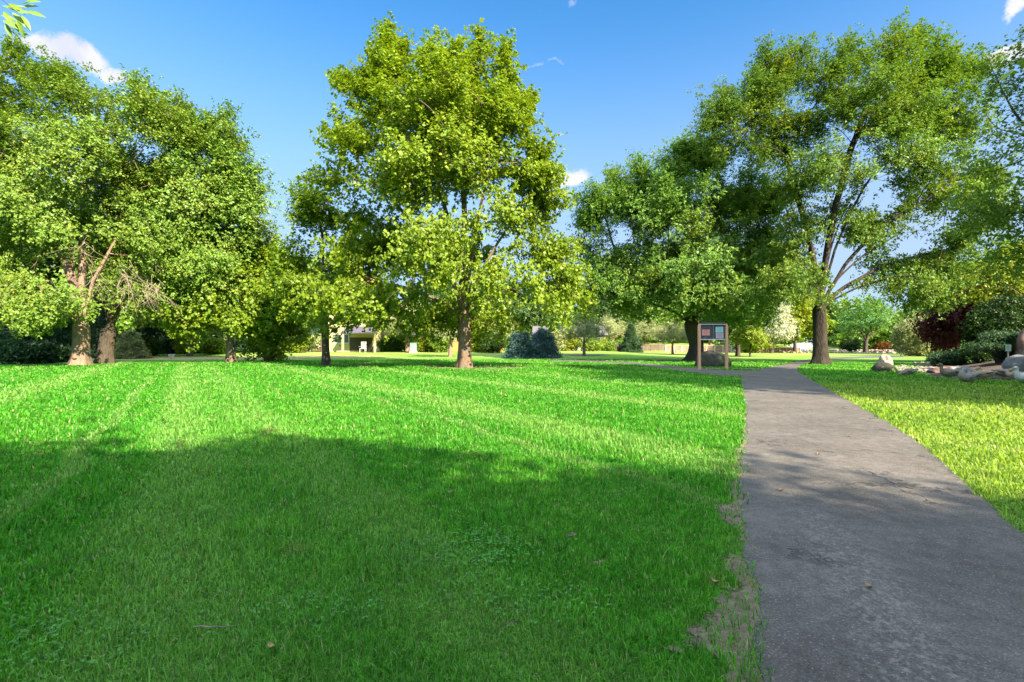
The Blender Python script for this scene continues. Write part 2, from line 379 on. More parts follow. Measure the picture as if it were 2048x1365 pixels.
def rough_edge(pts, amp):
    out = []
    for p in pts:
        q = p.copy(); q.x += amp * wob(p.x, p.y, 1.3) + .4 * amp * wob(p.x, p.y, 4.7); q.y += .3 * amp * wob(p.y, p.x, 2.1); out.append(q)
    return out
EL = rough_edge(resample(chaikin(gl + gl2, 3), 420), .045)
ER = rough_edge(resample(chaikin(gr, 3), 420), .03)
PZ = .012
def strip(name, L_, R_, mat, z, cols=6, skirt=.05):
    n = len(L_); vs = []; cw = cols + 1
    for a, b in zip(L_, R_):
        vs.append((a.x, a.y, -.04))
        for k in range(cw):
            p = a.lerp(b, k / cols); e = min(k, cols - k)
            vs.append((p.x, p.y, float(gz(p.x, p.y)) + z))
        vs.append((b.x, b.y, -.04))
    W_ = cw + 2
    fs = np.array([(i * W_ + k, i * W_ + k + 1, (i + 1) * W_ + k + 1, (i + 1) * W_ + k) for i in range(n - 1) for k in range(W_ - 1)])
    return tag(np_mesh(name, vs, fs, mat), 'grey asphalt walking path winding across the park', None, None, 'structure')
strip('path', EL, ER, M['asphalt'], PZ)
bt = [G(*q) for q in ((1522, 741), (1470, 743), (1400, 738.5), (1340, 732), (1270, 725.5), (1200, 722), (1100, 720))]
bb = [G(*q) for q in ((1512, 752), (1470, 754), (1400, 748.5), (1340, 739), (1270, 730), (1200, 725.5), (1100, 723))]
BT = rough_edge(resample(chaikin(bt, 2), 160), .05); BB = rough_edge(resample(chaikin(bb, 2), 160), .05)
o = strip('side_path', BB, BT, M['asphalt'], PZ - .005); o['label'] = 'narrow asphalt side path passing before the notice board'
path_poly = [(p.x, p.y) for p in EL] + [(p.x, p.y) for p in reversed(ER)]
side_poly = [(p.x, p.y) for p in BB] + [(p.x, p.y) for p in reversed(BT)]
def inside(x, y, poly):
    x = np.asarray(x); y = np.asarray(y); r = np.zeros(x.shape, bool); n = len(poly)
    for i in range(n):
        x1, y1 = poly[i]; x2, y2 = poly[(i + 1) % n]
        if y1 == y2: continue
        c = (y1 > y) != (y2 > y)
        r ^= c & (x < (x2 - x1) * (y - y1) / (y2 - y1) + x1)
    return r
# dirt strip on the left side of the path
def blob_sheet(name, cx, cy, rx, ry, rot, mat, z, n=48, seed=0, amp=.25, label=None):
    rr = random.Random(seed); ph = [rr.uniform(0, 6.3) for _ in range(5)]
    pts = []
    for i in range(n):
        t = 2 * math.pi * i / n; k = 1 + amp * (.5 * math.sin(2 * t + ph[0]) + .35 * math.sin(5 * t + ph[1]) + .3 * math.sin(9 * t + ph[2]) + .25 * math.sin(15 * t + ph[3]))
        x, y = rx * k * math.cos(t), ry * k * math.sin(t)
        pts.append((cx + x * math.cos(rot) - y * math.sin(rot), cy + x * math.sin(rot) + y * math.cos(rot)))
    return pts
dirt_polys = []
dv, df, dc = [], [], []
def cover(o, vals):
    a = o.data.attributes.new('cover', 'FLOAT', 'POINT'); a.data.foreach_set('value', np.array(vals, np.float32)); return o
def add_poly(pts, z, cmax=1.):
    dc.extend([cmax] + [0.] * len(pts))
    b = len(dv); cx = sum(p[0] for p in pts) / len(pts); cy = sum(p[1] for p in pts) / len(pts)
    dv.append((cx, cy, float(gz(cx, cy)) + z)); n = len(pts)
    for p in pts: dv.append((p[0], p[1], float(gz(*p)) + z))
    for i in range(n): df.append((b, b + 1 + i, b + 1 + (i + 1) % n))
    dirt_polys.append(pts)
a = [p for p in EL if .8 < p.y < 9.5]
outer = []
for p in a:
    t = (p.y - .8) / 8.7
    wd = .95 * max(.015, (.16 + .10 * math.sin(p.y * 3.1 + .4) + .07 * math.sin(p.y * 8.3) + .05 * math.sin(p.y * 17)) * (1.25 if 1.6 < p.y < 4.2 else .75) * (1 - t) + .05)
    outer.append(Vector((p.x - wd, p.y, 0)))
b0 = len(dv)
for p, q in zip(a, outer): dv += [(p.x + .03, p.y, .006), (q.x, q.y, .006)]; dc.extend([1.2, .22])
for i in range(len(a) - 1): df.append((b0 + 2 * i, b0 + 2 * i + 2, b0 + 2 * i + 3)); df.append((b0 + 2 * i, b0 + 2 * i + 3, b0 + 2 * i + 1))
dirt_polys.append([(p.x + .03, p.y) for p in a] + [(p.x, p.y) for p in reversed(outer)])
for i, (px, py, rx, ry, z) in enumerate(((1020, 1247, .07, .045, .006), (1195, 1125, .13, .06, .006), (1140, 1070, .14, .07, .006), (900, 985, .11, .07, .006), (1385, 1265, .09, .06, .006), (1350, 1300, .07, .08, .006), (1290, 1310, .06, .04, .006), (1460, 1180, .1, .05, .006),
                                       (655, 735, 1.6, .5, .006), (720, 727, 2.6, .9, .006))):
    g = G(px, py); add_poly(blob_sheet('', g.x, g.y, rx, ry, .4 * i, None, 0, 36, i), z + .0011 * i, .62 if i < 9 else 1.)
dirt = cover(tag(np_mesh('dirt', dv, np.array(df), M['dirt']), None, None, None, 'structure'), dc)
dv, df, dc = [], [], []
g = G(935, 735.5); ring = blob_sheet('', g.x + .6, g.y - .4, 3.1, 1.7, 0, None, 0, 60, 4, .10); add_poly(ring, .008)
for px, py, rx, ry in ((1390, 722, 4.2, 2.6), (1168, 710, 3., 2.6), (1345, 708.5, 3, 2), (1475, 712, 3, 2.4), (1440, 738, 3.4, .8)):
    g = G(px, py); add_poly(blob_sheet('', g.x, g.y, rx, ry, 0, None, 0, 50, px, .12), .008)
cover(tag(np_mesh('tree_ring', dv, np.array(df), M['dirt']), None, None, None, 'structure'), [3. * v if v else .45 for v in dc])
dv, df, dc = [], [], []
for px, py, rx, ry in ((400, 717.5, 9, 3.2), (250, 719, 9, 2.6), (600, 715, 8, 3)):
    g = G(px, py); add_poly(blob_sheet('', g.x, g.y, rx, ry, 0, None, 0, 50, px, .12), .008)
dirt_far = len(dirt_polys)
tag(np_mesh('dry_ground', dv, np.array(df), M['dry']), None, None, None, 'structure')
# mulch bed on the right
bed = [G(*q) for q in ((1835, 748), (1880, 757), (1960, 760), (2048, 762), (2150, 766), (2300, 770), (2500, 760), (2500, 728), (2200, 722), (2048, 720), (1960, 722), (1880, 728), (1850, 738))]
def bedz(x, y):
    c = Vector((26., 24.5)); r = ((x - c.x) / 10) ** 2 + ((y - c.y) / 6) ** 2
    return 0
bedp = [(p.x, p.y) for p in chaikin(bed + [bed[0]], 2)][:-1]
bv, bf = [], []; cx = sum(p[0] for p in bedp) / len(bedp); cy = sum(p[1] for p in bedp) / len(bedp); nb = len(bedp); rings = 8
def bed_h(f): return .02 + .75 * (1 - f) ** 1.0 * min(1, (1 - f) * 1.6)
for k in range(rings + 1):
    f = k / rings
    for i, p in enumerate(bedp):
        x = cx + (p[0] - cx) * f; y = cy + (p[1] - cy) * f
        bv.append((x, y, float(gz(x, y)) + (bed_h(f) if k < rings else -.02) + .03 * wob(x, y, .6)))
for k in range(rings):
    for i in range(nb): bf.append((k * nb + i, k * nb + (i + 1) % nb, (k + 1) * nb + (i + 1) % nb, (k + 1) * nb + i))
tag(np_mesh('mulch_bed', bv, np.array(bf), M['mulch'], smooth=True), None, None, None, 'structure')
def bedtop(x, y):
    """surface height of the mulch bed"""
    dx, dy = x - cx_b, y - cy_b
    if not inside(np.array([x]), np.array([y]), bedp)[0]: return float(gz(x, y))
    lo, hi = 1., 40.
    for _ in range(30):
        m = (lo + hi) / 2
        if inside(np.array([cx_b + dx * m]), np.array([cy_b + dy * m]), bedp)[0]: lo = m
        else: hi = m
    return float(gz(x, y)) + bed_h(1 / lo)
cx_b, cy_b = cx, cy
def B(px, py):
    """point on ground or mulch bed seen at a pixel"""
    best = G(px, py); d0 = best.y
    d = 8.
    while d < d0:
        p = A(px, py, d)
        if p.z <= bedtop(p.x, p.y): return p
        d += .08
    return best

# ------------------------------------------------------------------ lawn sheet
def axis(lo, hi, near, c=0.):
    out = []; v = c
    while v < hi: out.append(v); v += max(near, .045 * abs(v - c))
    out.append(hi); v = c - near; neg = []
    while v > lo: neg.append(v); v -= max(near, .045 * abs(v - c))
    neg.append(lo); return np.array(neg[::-1] + out)
X = axis(-900, 900, .35); Y = axis(-300, 1600, .35, 3.)
XX, YY = np.meshgrid(X, Y); ZZ = gz(XX, YY) + .006 * (np.sin(XX * 2.1 + YY * 1.3) + np.sin(YY * 2.9 - XX)) * (YY < 40) - .004
vs = np.stack([XX.ravel(), YY.ravel(), ZZ.ravel()], 1); nx = len(X)
ii, jj = np.meshgrid(np.arange(len(Y) - 1), np.arange(nx - 1), indexing='ij'); q = (ii * nx + jj).ravel()
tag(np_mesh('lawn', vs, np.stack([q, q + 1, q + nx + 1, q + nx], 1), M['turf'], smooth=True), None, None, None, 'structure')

# ------------------------------------------------------------------ grass blades (uncountable: one object)
def grass():
    rng = np.random.default_rng(5)
    N = 780000
    d = 1.3 * np.exp(rng.random(N) * math.log(46 / 1.3)); th = (rng.random(N) * 2 - 1) * 1.02
    x = d * np.sin(th); y = d * np.cos(th)
    tuft = np.sin(x * 3.1 + 1.7 * np.sin(y * 2.3)) * np.sin(y * 3.7 + 1.3 * np.sin(x * 2.9)) 
    out = ~inside(x + rng.normal(0, .026, N), y + rng.normal(0, .03, N), path_poly) & ~inside(x, y, side_poly)
    # a few blades lean over the asphalt edge and grow through it
    for dp in dirt_polys[:dirt_far]:
        p = np.array(dp); bb = (x > p[:, 0].min()) & (x < p[:, 0].max()) & (y > p[:, 1].min()) & (y < p[:, 1].max())
        idx = np.nonzero(bb)[0]
        if len(idx) == 0: continue
        ins = inside(x[idx] + rng.normal(0, .03, len(idx)), y[idx] + rng.normal(0, .03, len(idx)), dp) & (rng.random(len(idx)) > .22)
        out[idx[ins]] = False
    out &= ~inside(x, y, bedp)
    x, y, d, tuft = x[out], y[out], d[out], tuft[out]; n = len(x)
    sc = np.maximum(1, d / 2.4)
    wdt = .0023 * sc ** .95 * rng.uniform(.7, 1.3, n)
    L = rng.uniform(.024, .070, n) * (1 + .40 * tuft) * np.minimum(1.7, sc ** .22)
    long_ = rng.random(n) > .985; L[long_] *= 1.5
    az = rng.random(n) * 2 * math.pi; lean = np.abs(rng.normal(.75, .45, n))
    # blade frame: width direction w, lean direction l
    wx, wy = np.cos(az), np.sin(az); lx, ly = -wy, wx
    z0 = gz(x, y) - .004
    base = np.stack([x, y, z0], 1); wd = np.stack([wx, wy, np.zeros(n)], 1); ld = np.stack([lx, ly, np.zeros(n)], 1); up = np.array([0, 0, 1.])
    h1 = (L * .55)[:, None]; c1, s1 = np.cos(lean * .6)[:, None], np.sin(lean * .6)[:, None]
    mid = base + h1 * (up * c1 + ld * s1)
    h2 = (L * .45)[:, None]; c2, s2 = np.cos(lean * 1.6)[:, None], np.sin(lean * 1.6)[:, None]
    tip = mid + h2 * (up * c2 + ld * s2)
    ww = wdt[:, None]
    V = np.stack([base - wd * ww, base + wd * ww, mid + wd * ww * .8, mid - wd * ww * .8, tip], 1).reshape(-1, 3)
    b = np.arange(n)[:, None] * 5
    quads = b + np.array([[0, 1, 2, 3]]); tris = b + np.array([[3, 2, 4]])
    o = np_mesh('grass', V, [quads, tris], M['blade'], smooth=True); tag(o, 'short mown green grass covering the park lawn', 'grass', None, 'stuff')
grass()
def clover():
    rng = np.random.default_rng(9); V, Q = [], []
    for px, py, r, n in ((930, 1105, .28, 420), (1010, 1075, .18, 120), (640, 1225, .2, 130), (110, 1300, .25, 200), (1090, 1210, .22, 90), (960, 1180, .15, 60), (60, 1240, .2, 60)):
        g = G(px, py)
        for _ in range(n):
            a = rng.random() * 6.28; rr = r * math.sqrt(rng.random()) * (1.6 if rng.random() < .2 else 1); x = g.x + 1.7 * rr * math.cos(a); y = g.y + rr * math.sin(a); z = rng.uniform(.022, .042)
            for k in range(3):
                t = a + k * 2.09; s = rng.uniform(.004, .0075); c = (x + math.cos(t) * s, y + math.sin(t) * s, z)
                b = len(V); tl = rng.uniform(-.4, .4)
                for u, v_ in ((-1, 0), (0, -.8), (1, 0), (0, .8)): V.append((c[0] + (u * math.cos(t) - v_ * math.sin(t)) * s, c[1] + (u * math.sin(t) + v_ * math.cos(t)) * s, z + u * tl * s))
                Q.append((b, b + 1, b + 2, b + 3))
    tag(np_mesh('clover', V, np.array(Q), leaf_mat('clover_leaf', (.05, .20, .03), (.12, .34, .08), (.2, .38, .12), .3)), 'pale clover growing in patches through the lawn', 'clover', None, 'stuff')
clover()

# ------------------------------------------------------------------ tree machinery
def leaf_cloud(name, centers, per, sigma, size, aspect, mat, parent, origin, rng, droop=0., flat=.0, outc=None):
    """many small folded leaves scattered round the twig ends"""
    cen = np.asarray(centers); ns = max(1, round(per / 9)); k = max(1, round(per / ns))
    sc0 = np.repeat(cen, ns, axis=0); sc0 = sc0 + rng.normal(0, 1, sc0.shape) * np.array([1, 1, .85]) * sigma * 1.15
    sdv = rng.normal(0, 1, sc0.shape)
    if outc is not None:
        q = sc0 - np.asarray(outc); sdv += 1.3 * q / (np.linalg.norm(q, axis=1)[:, None] + 1e-6)
    sdv[:, 2] += .5 - droop; sdv /= np.linalg.norm(sdv, axis=1)[:, None]
    sl = sigma * rng.uniform(.8, 1.9, len(sc0)); c = np.repeat(sc0, k, axis=0); n = len(c)
    p = c + np.repeat(sdv, k, axis=0) * (rng.random(n) * np.repeat(sl, k))[:, None] + rng.normal(0, 1, (n, 3)) * (size * .42)
    nrm = rng.normal(0, 1, (n, 3)); nrm[:, 2] = np.abs(nrm[:, 2]) * (1 + flat) + .25
    if outc is not None:
        od = p - np.asarray(outc); od /= np.linalg.norm(od, axis=1)[:, None] + 1e-6; nrm += od * .9
    nrm /= np.linalg.norm(nrm, axis=1)[:, None]
    t = rng.normal(0, 1, (n, 3)); t[:, 2] -= droop
    t -= nrm * (t * nrm).sum(1)[:, None]; t /= np.linalg.norm(t, axis=1)[:, None] + 1e-9
    bt = np.cross(nrm, t); L = size * rng.uniform(.65, 1.35, n)[:, None]; Wd = L * aspect
    V = np.stack([p - t * L * .5, p + bt * Wd * .5 - t * L * .05 + nrm * L * .10, p + t * L * .5, p - bt * Wd * .5 - t * L * .05 + nrm * L * .10], 1).reshape(-1, 3)
    Q = (np.arange(n)[:, None] * 4 + np.array([[0, 1, 2, 3]]))
    return np_mesh(name, V, Q, mat, parent, smooth=True, origin=origin)
def sample_lobes(lobes, n, rng, shell=.45):
    vol = np.array([(l[3] * l[4] * l[5]) ** .667 * (l[6] if len(l) > 6 else 1) for l in lobes]); idx = rng.choice(len(lobes), n, p=vol / vol.sum())
    d = rng.normal(0, 1, (n, 3)); d /= np.linalg.norm(d, axis=1)[:, None]; r = (shell + (1 - shell) * rng.random(n)) [:, None]
    L = np.array([l[:6] for l in lobes])[idx]; return L[:, :3] + d * r * L[:, 3:6]
def colonize(nodes, parents, attr, step, kill, iters, rng, grav=0.):
    P = [np.array(p, float) for p in nodes]; par = list(parents)
    att = np.array(attr); Pn = np.array(P)
    D = np.linalg.norm(att[:, None, :] - Pn[None], axis=2); near = D.argmin(1); nd = D.min(1)
    kids = {}
    for it in range(iters):
        if len(att) == 0: break
        v = att - Pn[near]; v /= np.linalg.norm(v, axis=1)[:, None] + 1e-9
        u, inv = np.unique(near, return_inverse=True); acc = np.zeros((len(u), 3)); np.add.at(acc, inv, v)
        acc += rng.normal(0, .12, acc.shape) * np.linalg.norm(acc, axis=1)[:, None]; acc[:, 2] += grav
        acc /= np.linalg.norm(acc, axis=1)[:, None] + 1e-9
        new = []; 
        for k, i in enumerate(u):
            if kids.get(i, 0) >= 3: continue
            kids[i] = kids.get(i, 0) + 1; new.append(Pn[i] + acc[k] * step); par.append(int(i))
        if not new: break
        new = np.array(new); base = len(Pn); Pn = np.concatenate([Pn, new])
        D = np.linalg.norm(att[:, None, :] - new[None], axis=2); m = D.min(1); am = D.argmin(1) + base
        better = m < nd; near = np.where(better, am, near); nd = np.where(better, m, nd)
        keep = nd > kill; att, near, nd = att[keep], near[keep], nd[keep]
    return Pn, par
def skeleton_mesh(name, P, par, Rb, rtip, mat, parent, origin, rng, flare=.55, sides=(16, 8, 5, 3)):
    n = len(P); cnt = np.zeros(n); ch = [[] for _ in range(n)]
    for i in range(n):
        if par[i] >= 0: ch[par[i]].append(i)
    for i in range(n - 1, -1, -1):
        if not ch[i]: cnt[i] = 1
        if par[i] >= 0: cnt[par[i]] += cnt[i]
    e = math.log(max(cnt[0], 2)) / math.log(Rb / rtip); rad = rtip * cnt ** (1 / e)
    # relax
    Q = P.copy()
    for _ in range(2):
        Q2 = Q.copy()
        for i in range(1, n):
            if par[i] > 0 and ch[i]:
                m = max(ch[i], key=lambda k: cnt[k]); Q2[i] = .5 * Q[i] + .25 * Q[par[i]] + .25 * Q[m]
        Q = Q2
    z0 = P[0][2]; V = []; Fq = []; Ft = []
    stack = [(0, None)]; nv = 0
    while stack:
        s, pr = stack.pop(); chain = [s]; 
        while ch[chain[-1]]:
            c = sorted(ch[chain[-1]], key=lambda k: -cnt[k]); 
            for o_ in c[1:]: stack.append((o_, chain[-1]))
            chain.append(c[0])
        pts = [Q[i] for i in chain]; rr = [rad[i] for i in chain]
        if pr is not None: pts = [Q[pr]] + pts; rr = [min(rr[0] * 1.25, rad[pr] * .95)] + rr
        if len(pts) < 2: continue
        pts = np.array(pts); rm = rr[0]
        k = sides[0] if rm > .2 else sides[1] if rm > .07 else sides[2] if rm > .03 else sides[3]
        T = np.gradient(pts, axis=0); T /= np.linalg.norm(T, axis=1)[:, None] + 1e-9
        ref = np.array([.15, 1, .1]); a = np.cross(T, ref); a /= np.linalg.norm(a, axis=1)[:, None] + 1e-9; b = np.cross(T, a)
        th = np.linspace(0, 2 * np.pi, k, endpoint=False); ph = rng.random() * 6
        for i in range(len(pts)):
            r = rr[i]; h = pts[i][2] - z0
            rt = r * np.ones(k)
            if r > .12:
                rt = r * (1 + .07 * np.sin(3 * th + ph + h * .4) + .05 * np.sin(5 * th + ph * 2 - h * .7))
                if s == 0: rt = rt * (1 + flare * np.exp(-h / .45) * (1 + .55 * np.sin(5 * th + ph)))
            if i == len(pts) - 1: rt = rt * .35
            V.append(pts[i] + np.outer(np.cos(th) * rt, a[i]) + np.outer(np.sin(th) * rt, b[i]))
        for i in range(len(pts) - 1):
            for j in range(k): Fq.append((nv + i * k + j, nv + i * k + (j + 1) % k, nv + (i + 1) * k + (j + 1) % k, nv + (i + 1) * k + j))
        nv += k * len(pts)
    return np_mesh(name, np.concatenate(V), np.array(Fq), mat, parent, smooth=True, origin=origin)
def bez(a, b, n, bow=(0, 0, .0)):
    a, b, bow = Vector(a), Vector(b), Vector(bow); return [a.lerp(b, i / n) + bow * (4 * (i / n) * (1 - i / n)) for i in range(1, n + 1)]
def tree(name, base, lobes, Rb, fork, leaf, bark, label, cat='tree', group=None, natt=1300, clumps=110, per=60, lsize=.17, aspect=.8, limbs=(), csig=.75, lsig=.30,
         seed=1, step=.55, kill=.75, rtip=.012, trunk_pts=None, droop=.3, shell=.35, flare=.55, spikes=.0, extra=None):
    rng = np.random.default_rng(seed); base = Vector(base); root = empty(name, base, label, cat, group); org = tuple(base)
    b = base - Vector((0, 0, .12)); fk = Vector(fork)
    tp = [Vector(p) for p in trunk_pts] if trunk_pts else []
    pts = [b]
    for q in tp + [fk]:
        L = (q - pts[-1]).length; m = max(1, int(L / .3)); st = pts[-1]
        pts += [st.lerp(q, i / m) for i in range(1, m + 1)]
    nodes = [tuple(p) for p in pts]; par = [-1] + list(range(len(pts) - 1)); fi = len(pts) - 1
    for e in limbs:
        if isinstance(e, dict): src = e['from']; q, bow = e['to'], e.get('bow', (0, 0, 0))
        else: src = fi; q, bow = e, (0, 0, .0)
        # limbs leave the fork steeply then spread
        s0 = Vector(nodes[src]); q = Vector(q); L = (q - s0).length; m = max(2, int(L / (step * .9)))
        if not isinstance(e, dict):
            h = Vector((q.x - s0.x, q.y - s0.y, 0)); bow = -h * .13 + Vector((0, 0, .04 * L))
        prev = src
        for p in bez(s0, q, m, bow):
            p = p + Vector(rng.normal(0, .05, 3)) ; nodes.append(tuple(p)); par.append(prev); prev = len(nodes) - 1
    cc = sample_lobes(lobes, clumps, rng, shell)
    sig = csig * rng.uniform(.6, 1.3, clumps)
    idx = rng.integers(0, clumps, int(natt * .87)); att = cc[idx] + rng.normal(0, 1, (len(idx), 3)) * sig[idx][:, None] * np.array([1, 1, .8])
    att2 = sample_lobes(lobes, natt - len(idx), rng, .1); att = np.concatenate([att, att2])
    if spikes:
        # upright shoots along the top outline
        top = att[np.argsort(-att[:, 2])[:int(len(att) * .35)]]; sh = top[rng.choice(len(top), int(48 * spikes))]
        ad = []
        for s in sh:
            k = rng.integers(2, 5); dv_ = np.array([rng.normal(0, .15), rng.normal(0, .15), 1.])
            for j in range(k): ad.append(s + dv_ * .34 * (j + 1)); ad.append(s + dv_ * .34 * (j + 1.5) + rng.normal(0, .1, 3))
        att = np.concatenate([att, np.array(ad)])
    att = att[att[:, 2] > base.z + .25]
    P, pr = colonize(nodes, par, att, step, kill, 75, rng)
    skeleton_mesh('trunk', P, pr, Rb, rtip, bark, root, org, rng, flare)
    lf = [l for l in lobes]; oc = np.mean(np.array([l[:3] for l in lf]), 0)
    leaf_cloud('crown', att, per, lsig, lsize, aspect, leaf, root, org, rng, droop, outc=oc)
    return root
def lobes_px(d, lst, depth=.85, jit=0.):
    """crown masses given as photo columns / rows at a distance, with real depth"""
    out = []
    rr = random.Random(int(d * 100))
    for l in lst:
        px, py, rx, ry = l[:4]; dd = l[4] if len(l) > 4 else 0; wt = l[5] if len(l) > 5 else 1
        rxm, rym = rx / F * d, ry / F * d
        c = A(px, py, d); c2 = Vector((c.x, d + dd, c.z)); out.append((c2.x, c2.y, c2.z, rxm, max(rxm, rym) * depth, rym, wt))
    return out

TREES = {}
# --- centre maple
g = G(930, 736); d = g.y
TREES['maple'] = tree('maple_tree', g, lobes_px(d, [
    (862, 100, 30, 36, 0, .7), (782, 125, 60, 60), (985, 120, 42, 65), (870, 170, 120, 75, 0), (745, 190, 70, 75), (900, 250, 150, 85, 2.5), (900, 250, 150, 85, -2.5), (1020, 210, 45, 70),
    (790, 330, 105, 90, -1.5), (1010, 320, 100, 90, 1), (900, 380, 140, 70, -3, .7), (740, 430, 70, 75), (1065, 360, 55, 85), (1060, 460, 60, 70), (800, 480, 110, 60, 2.5), (960, 480, 110, 50, 3, .6),
    (715, 520, 75, 60), (1085, 530, 70, 50, -1), (790, 590, 90, 45, -2), (1010, 590, 95, 45, -2.5), (900, 610, 90, 30, 2.5, .8), (1105, 570, 50, 50), (730, 590, 55, 40), (670, 370, 35, 45, 0, .8), (680, 480, 45, 60, 1), (1060, 290, 50, 60), (1075, 410, 45, 60), (700, 270, 40, 60, 0, .8), (930, 170, 80, 80, -1), (880, 530, 90, 50, -3.4, .8), (990, 470, 70, 60, -3, .6), (830, 400, 70, 60, -3.5, .8), (1120, 600, 40, 35, 0), (690, 600, 45, 40, -1), (960, 640, 80, 20, 2), (820, 640, 80, 20, 1)]),
    .38, A(930, 640, d), M['maple'], M['bark_m'], 'tall broad maple with yellow green crown at the centre of the lawn', natt=2700, clumps=240, per=72, lsize=.165, aspect=.9, lsig=.25, csig=.54,
    limbs=[A(925, 280, d), A(780, 400, d - 1), A(1050, 420, d + .5), A(860, 330, d + 2.5), A(980, 330, d - 2), A(740, 560, d - .5), A(1080, 560, d + 1), A(880, 500, d - 3.5), A(960, 520, d + 3.5)], seed=11, spikes=.7)
# --- small maple left of it
g = G(652, 731); d = g.y
tree('maple_tree', g, lobes_px(d, [(635, 440, 38, 50, 0, .4), (592, 490, 40, 50, 0, .45), (668, 520, 36, 50, 0, .4), (640, 570, 70, 45), (705, 610, 48, 38, -1), (600, 615, 55, 36), (565, 565, 36, 40), (670, 640, 70, 22, -1, .8), (645, 385, 22, 20, 0, .5), (615, 430, 30, 40, 0, .5)]),
    .24, A(650, 655, d), M['maple'], M['bark_d'], 'small maple with slim dark trunk and open crown beside the tall centre maple', natt=400, clumps=50, per=48, lsize=.165, aspect=.9, lsig=.26, csig=.5,
    limbs=[A(640, 440, d), A(590, 540, d), A(700, 560, d), A(670, 480, d + 1), A(700, 640, d - 1), A(610, 640, d)], seed=21, spikes=.5)
# --- big ash on the far left
g = G(160, 731); d = g.y
TREES['ash'] = tree('ash_tree', g, lobes_px(d, [(85, 150, 62, 48), (15, 175, 80, 75), (145, 235, 70, 70), (40, 300, 130, 90, -2), (190, 330, 120, 90, 1), (290, 250, 55, 65, 0, .9), (-80, 250, 110, 130), (-60, 420, 120, 100), (70, 450, 110, 80, -2), (240, 420, 100, 90, 2),
    (60, 560, 100, 50, -3), (150, 620, 100, 32, -2.5), (-60, 580, 110, 60), (270, 180, 30, 30, 0, .8), (20, 610, 60, 40, -3), (290, 520, 60, 70, 0, .5), (190, 560, 70, 50, 2.5, .6), (150, 420, 80, 70, -3.5), (240, 340, 60, 60, -3), (100, 320, 80, 80, -3.5), (210, 600, 50, 25, -3, .6)]),
    .46, A(163, 655, d), M['ash'], M['bark_a'], 'huge spreading ash with thick pale trunk at the far left', natt=2900, clumps=270, per=72, lsize=.17, aspect=.6, lsig=.28, csig=.58,
    limbs=[A(110, 400, d), A(20, 330, d - 1), A(235, 470, d + 1), A(170, 300, d + 2), A(60, 560, d - 3), A(-60, 480, d)], seed=31, spikes=.7)
# --- ash behind it
g = G(208, 727.5); d = g.y
tree('ash_tree', g, lobes_px(d, [(283, 205, 24, 34, 0, .5), (350, 265, 55, 50), (415, 290, 60, 55), (400, 370, 90, 75), (460, 350, 55, 60), (470, 430, 60, 70), (370, 470, 90, 70), (300, 400, 70, 90), (500, 390, 32, 40, 0, .8), (330, 570, 70, 60, 0, .7), (240, 500, 70, 70), (430, 540, 60, 50)]),
    .46, A(215, 665, d), M['ash'], M['bark_d'], 'large ash with grey trunk behind the pale trunk, its crown sloping down to the right', natt=2000, clumps=180, per=70, lsize=.18, aspect=.6, lsig=.28, csig=.58,
    limbs=[A(290, 400, d), A(380, 400, d - 1), A(430, 460, d + 1), A(330, 300, d), A(260, 330, d + 2), A(310, 540, d), A(180, 500, d)], seed=41, spikes=.9)
# --- orange barked multi stem
g = G(462, 725.5); d = g.y
tree('maple_tree', g, lobes_px(d, [(500, 490, 50, 50), (460, 540, 80, 60), (400, 590, 60, 50), (530, 560, 55, 55), (450, 630, 80, 35, -1.5, .8), (380, 640, 40, 40), (520, 620, 40, 40)]),
    .30, A(460, 695, d), M['maple'], M['bark_m'], 'low forking maple with orange tinted limbs between the ash trees and the small maple', natt=750, clumps=70, per=50, lsize=.20, aspect=.85, lsig=.3, csig=.6,
    limbs=[A(400, 640, d), A(440, 560, d), A(480, 560, d), A(520, 600, d), A(500, 500, d), A(420, 570, d + 1)], seed=51)
g = G(545, 722.5); d = g.y
tree('shrub', g, lobes_px(d, [(545, 650, 45, 45), (520, 690, 28, 26), (585, 655, 24, 40), (540, 605, 40, 28), (560, 700, 25, 20), (505, 640, 25, 35)]),
    .12, A(545, 700, d), M['lime'], M['bark_d'], 'tall lime green shrub left of the small maple trunk', 'shrub', natt=420, clumps=60, per=55, lsize=.20, aspect=.7, lsig=.28, csig=.4, seed=61, shell=.6, step=.5)
# --- big tree behind the notice board
g = G(1388, 722.5); d = g.y
TREES['locust'] = tree('locust_tree', g, lobes_px(d, [(1235, 385, 45, 45), (1200, 440, 50, 50), (1210, 520, 55, 60), (1290, 400, 60, 60), (1345, 350, 60, 55), (1410, 330, 60, 50), (1330, 450, 100, 80, -2), (1440, 430, 90, 80, -1), (1500, 400, 60, 60), (1540, 470, 50, 60),
    (1260, 570, 80, 55, -1), (1380, 550, 110, 60, -3), (1490, 540, 80, 65, -1), (1400, 600, 90, 32, -4), (1240, 620, 50, 24), (1350, 520, 100, 80, 3), (1550, 560, 45, 50), (1480, 610, 60, 30, -2), (1180, 600, 30, 25, 0, .7)]),
    .60, A(1380, 650, d), M['olive'], M['bark_d'], 'dense round crowned tree with dark leaning trunk behind the notice board', natt=2900, clumps=250, per=78, lsize=.22, aspect=.45, lsig=.29, csig=.64,
    trunk_pts=[A(1393, 690, d)], limbs=[A(1340, 520, d - 1), A(1430, 520, d), A(1270, 600, d - 1), A(1480, 580, d), A(1370, 450, d + 1), A(1390, 560, d - 3.5), A(1240, 520, d + 1), A(1440, 430, d)], seed=71, spikes=1.1)
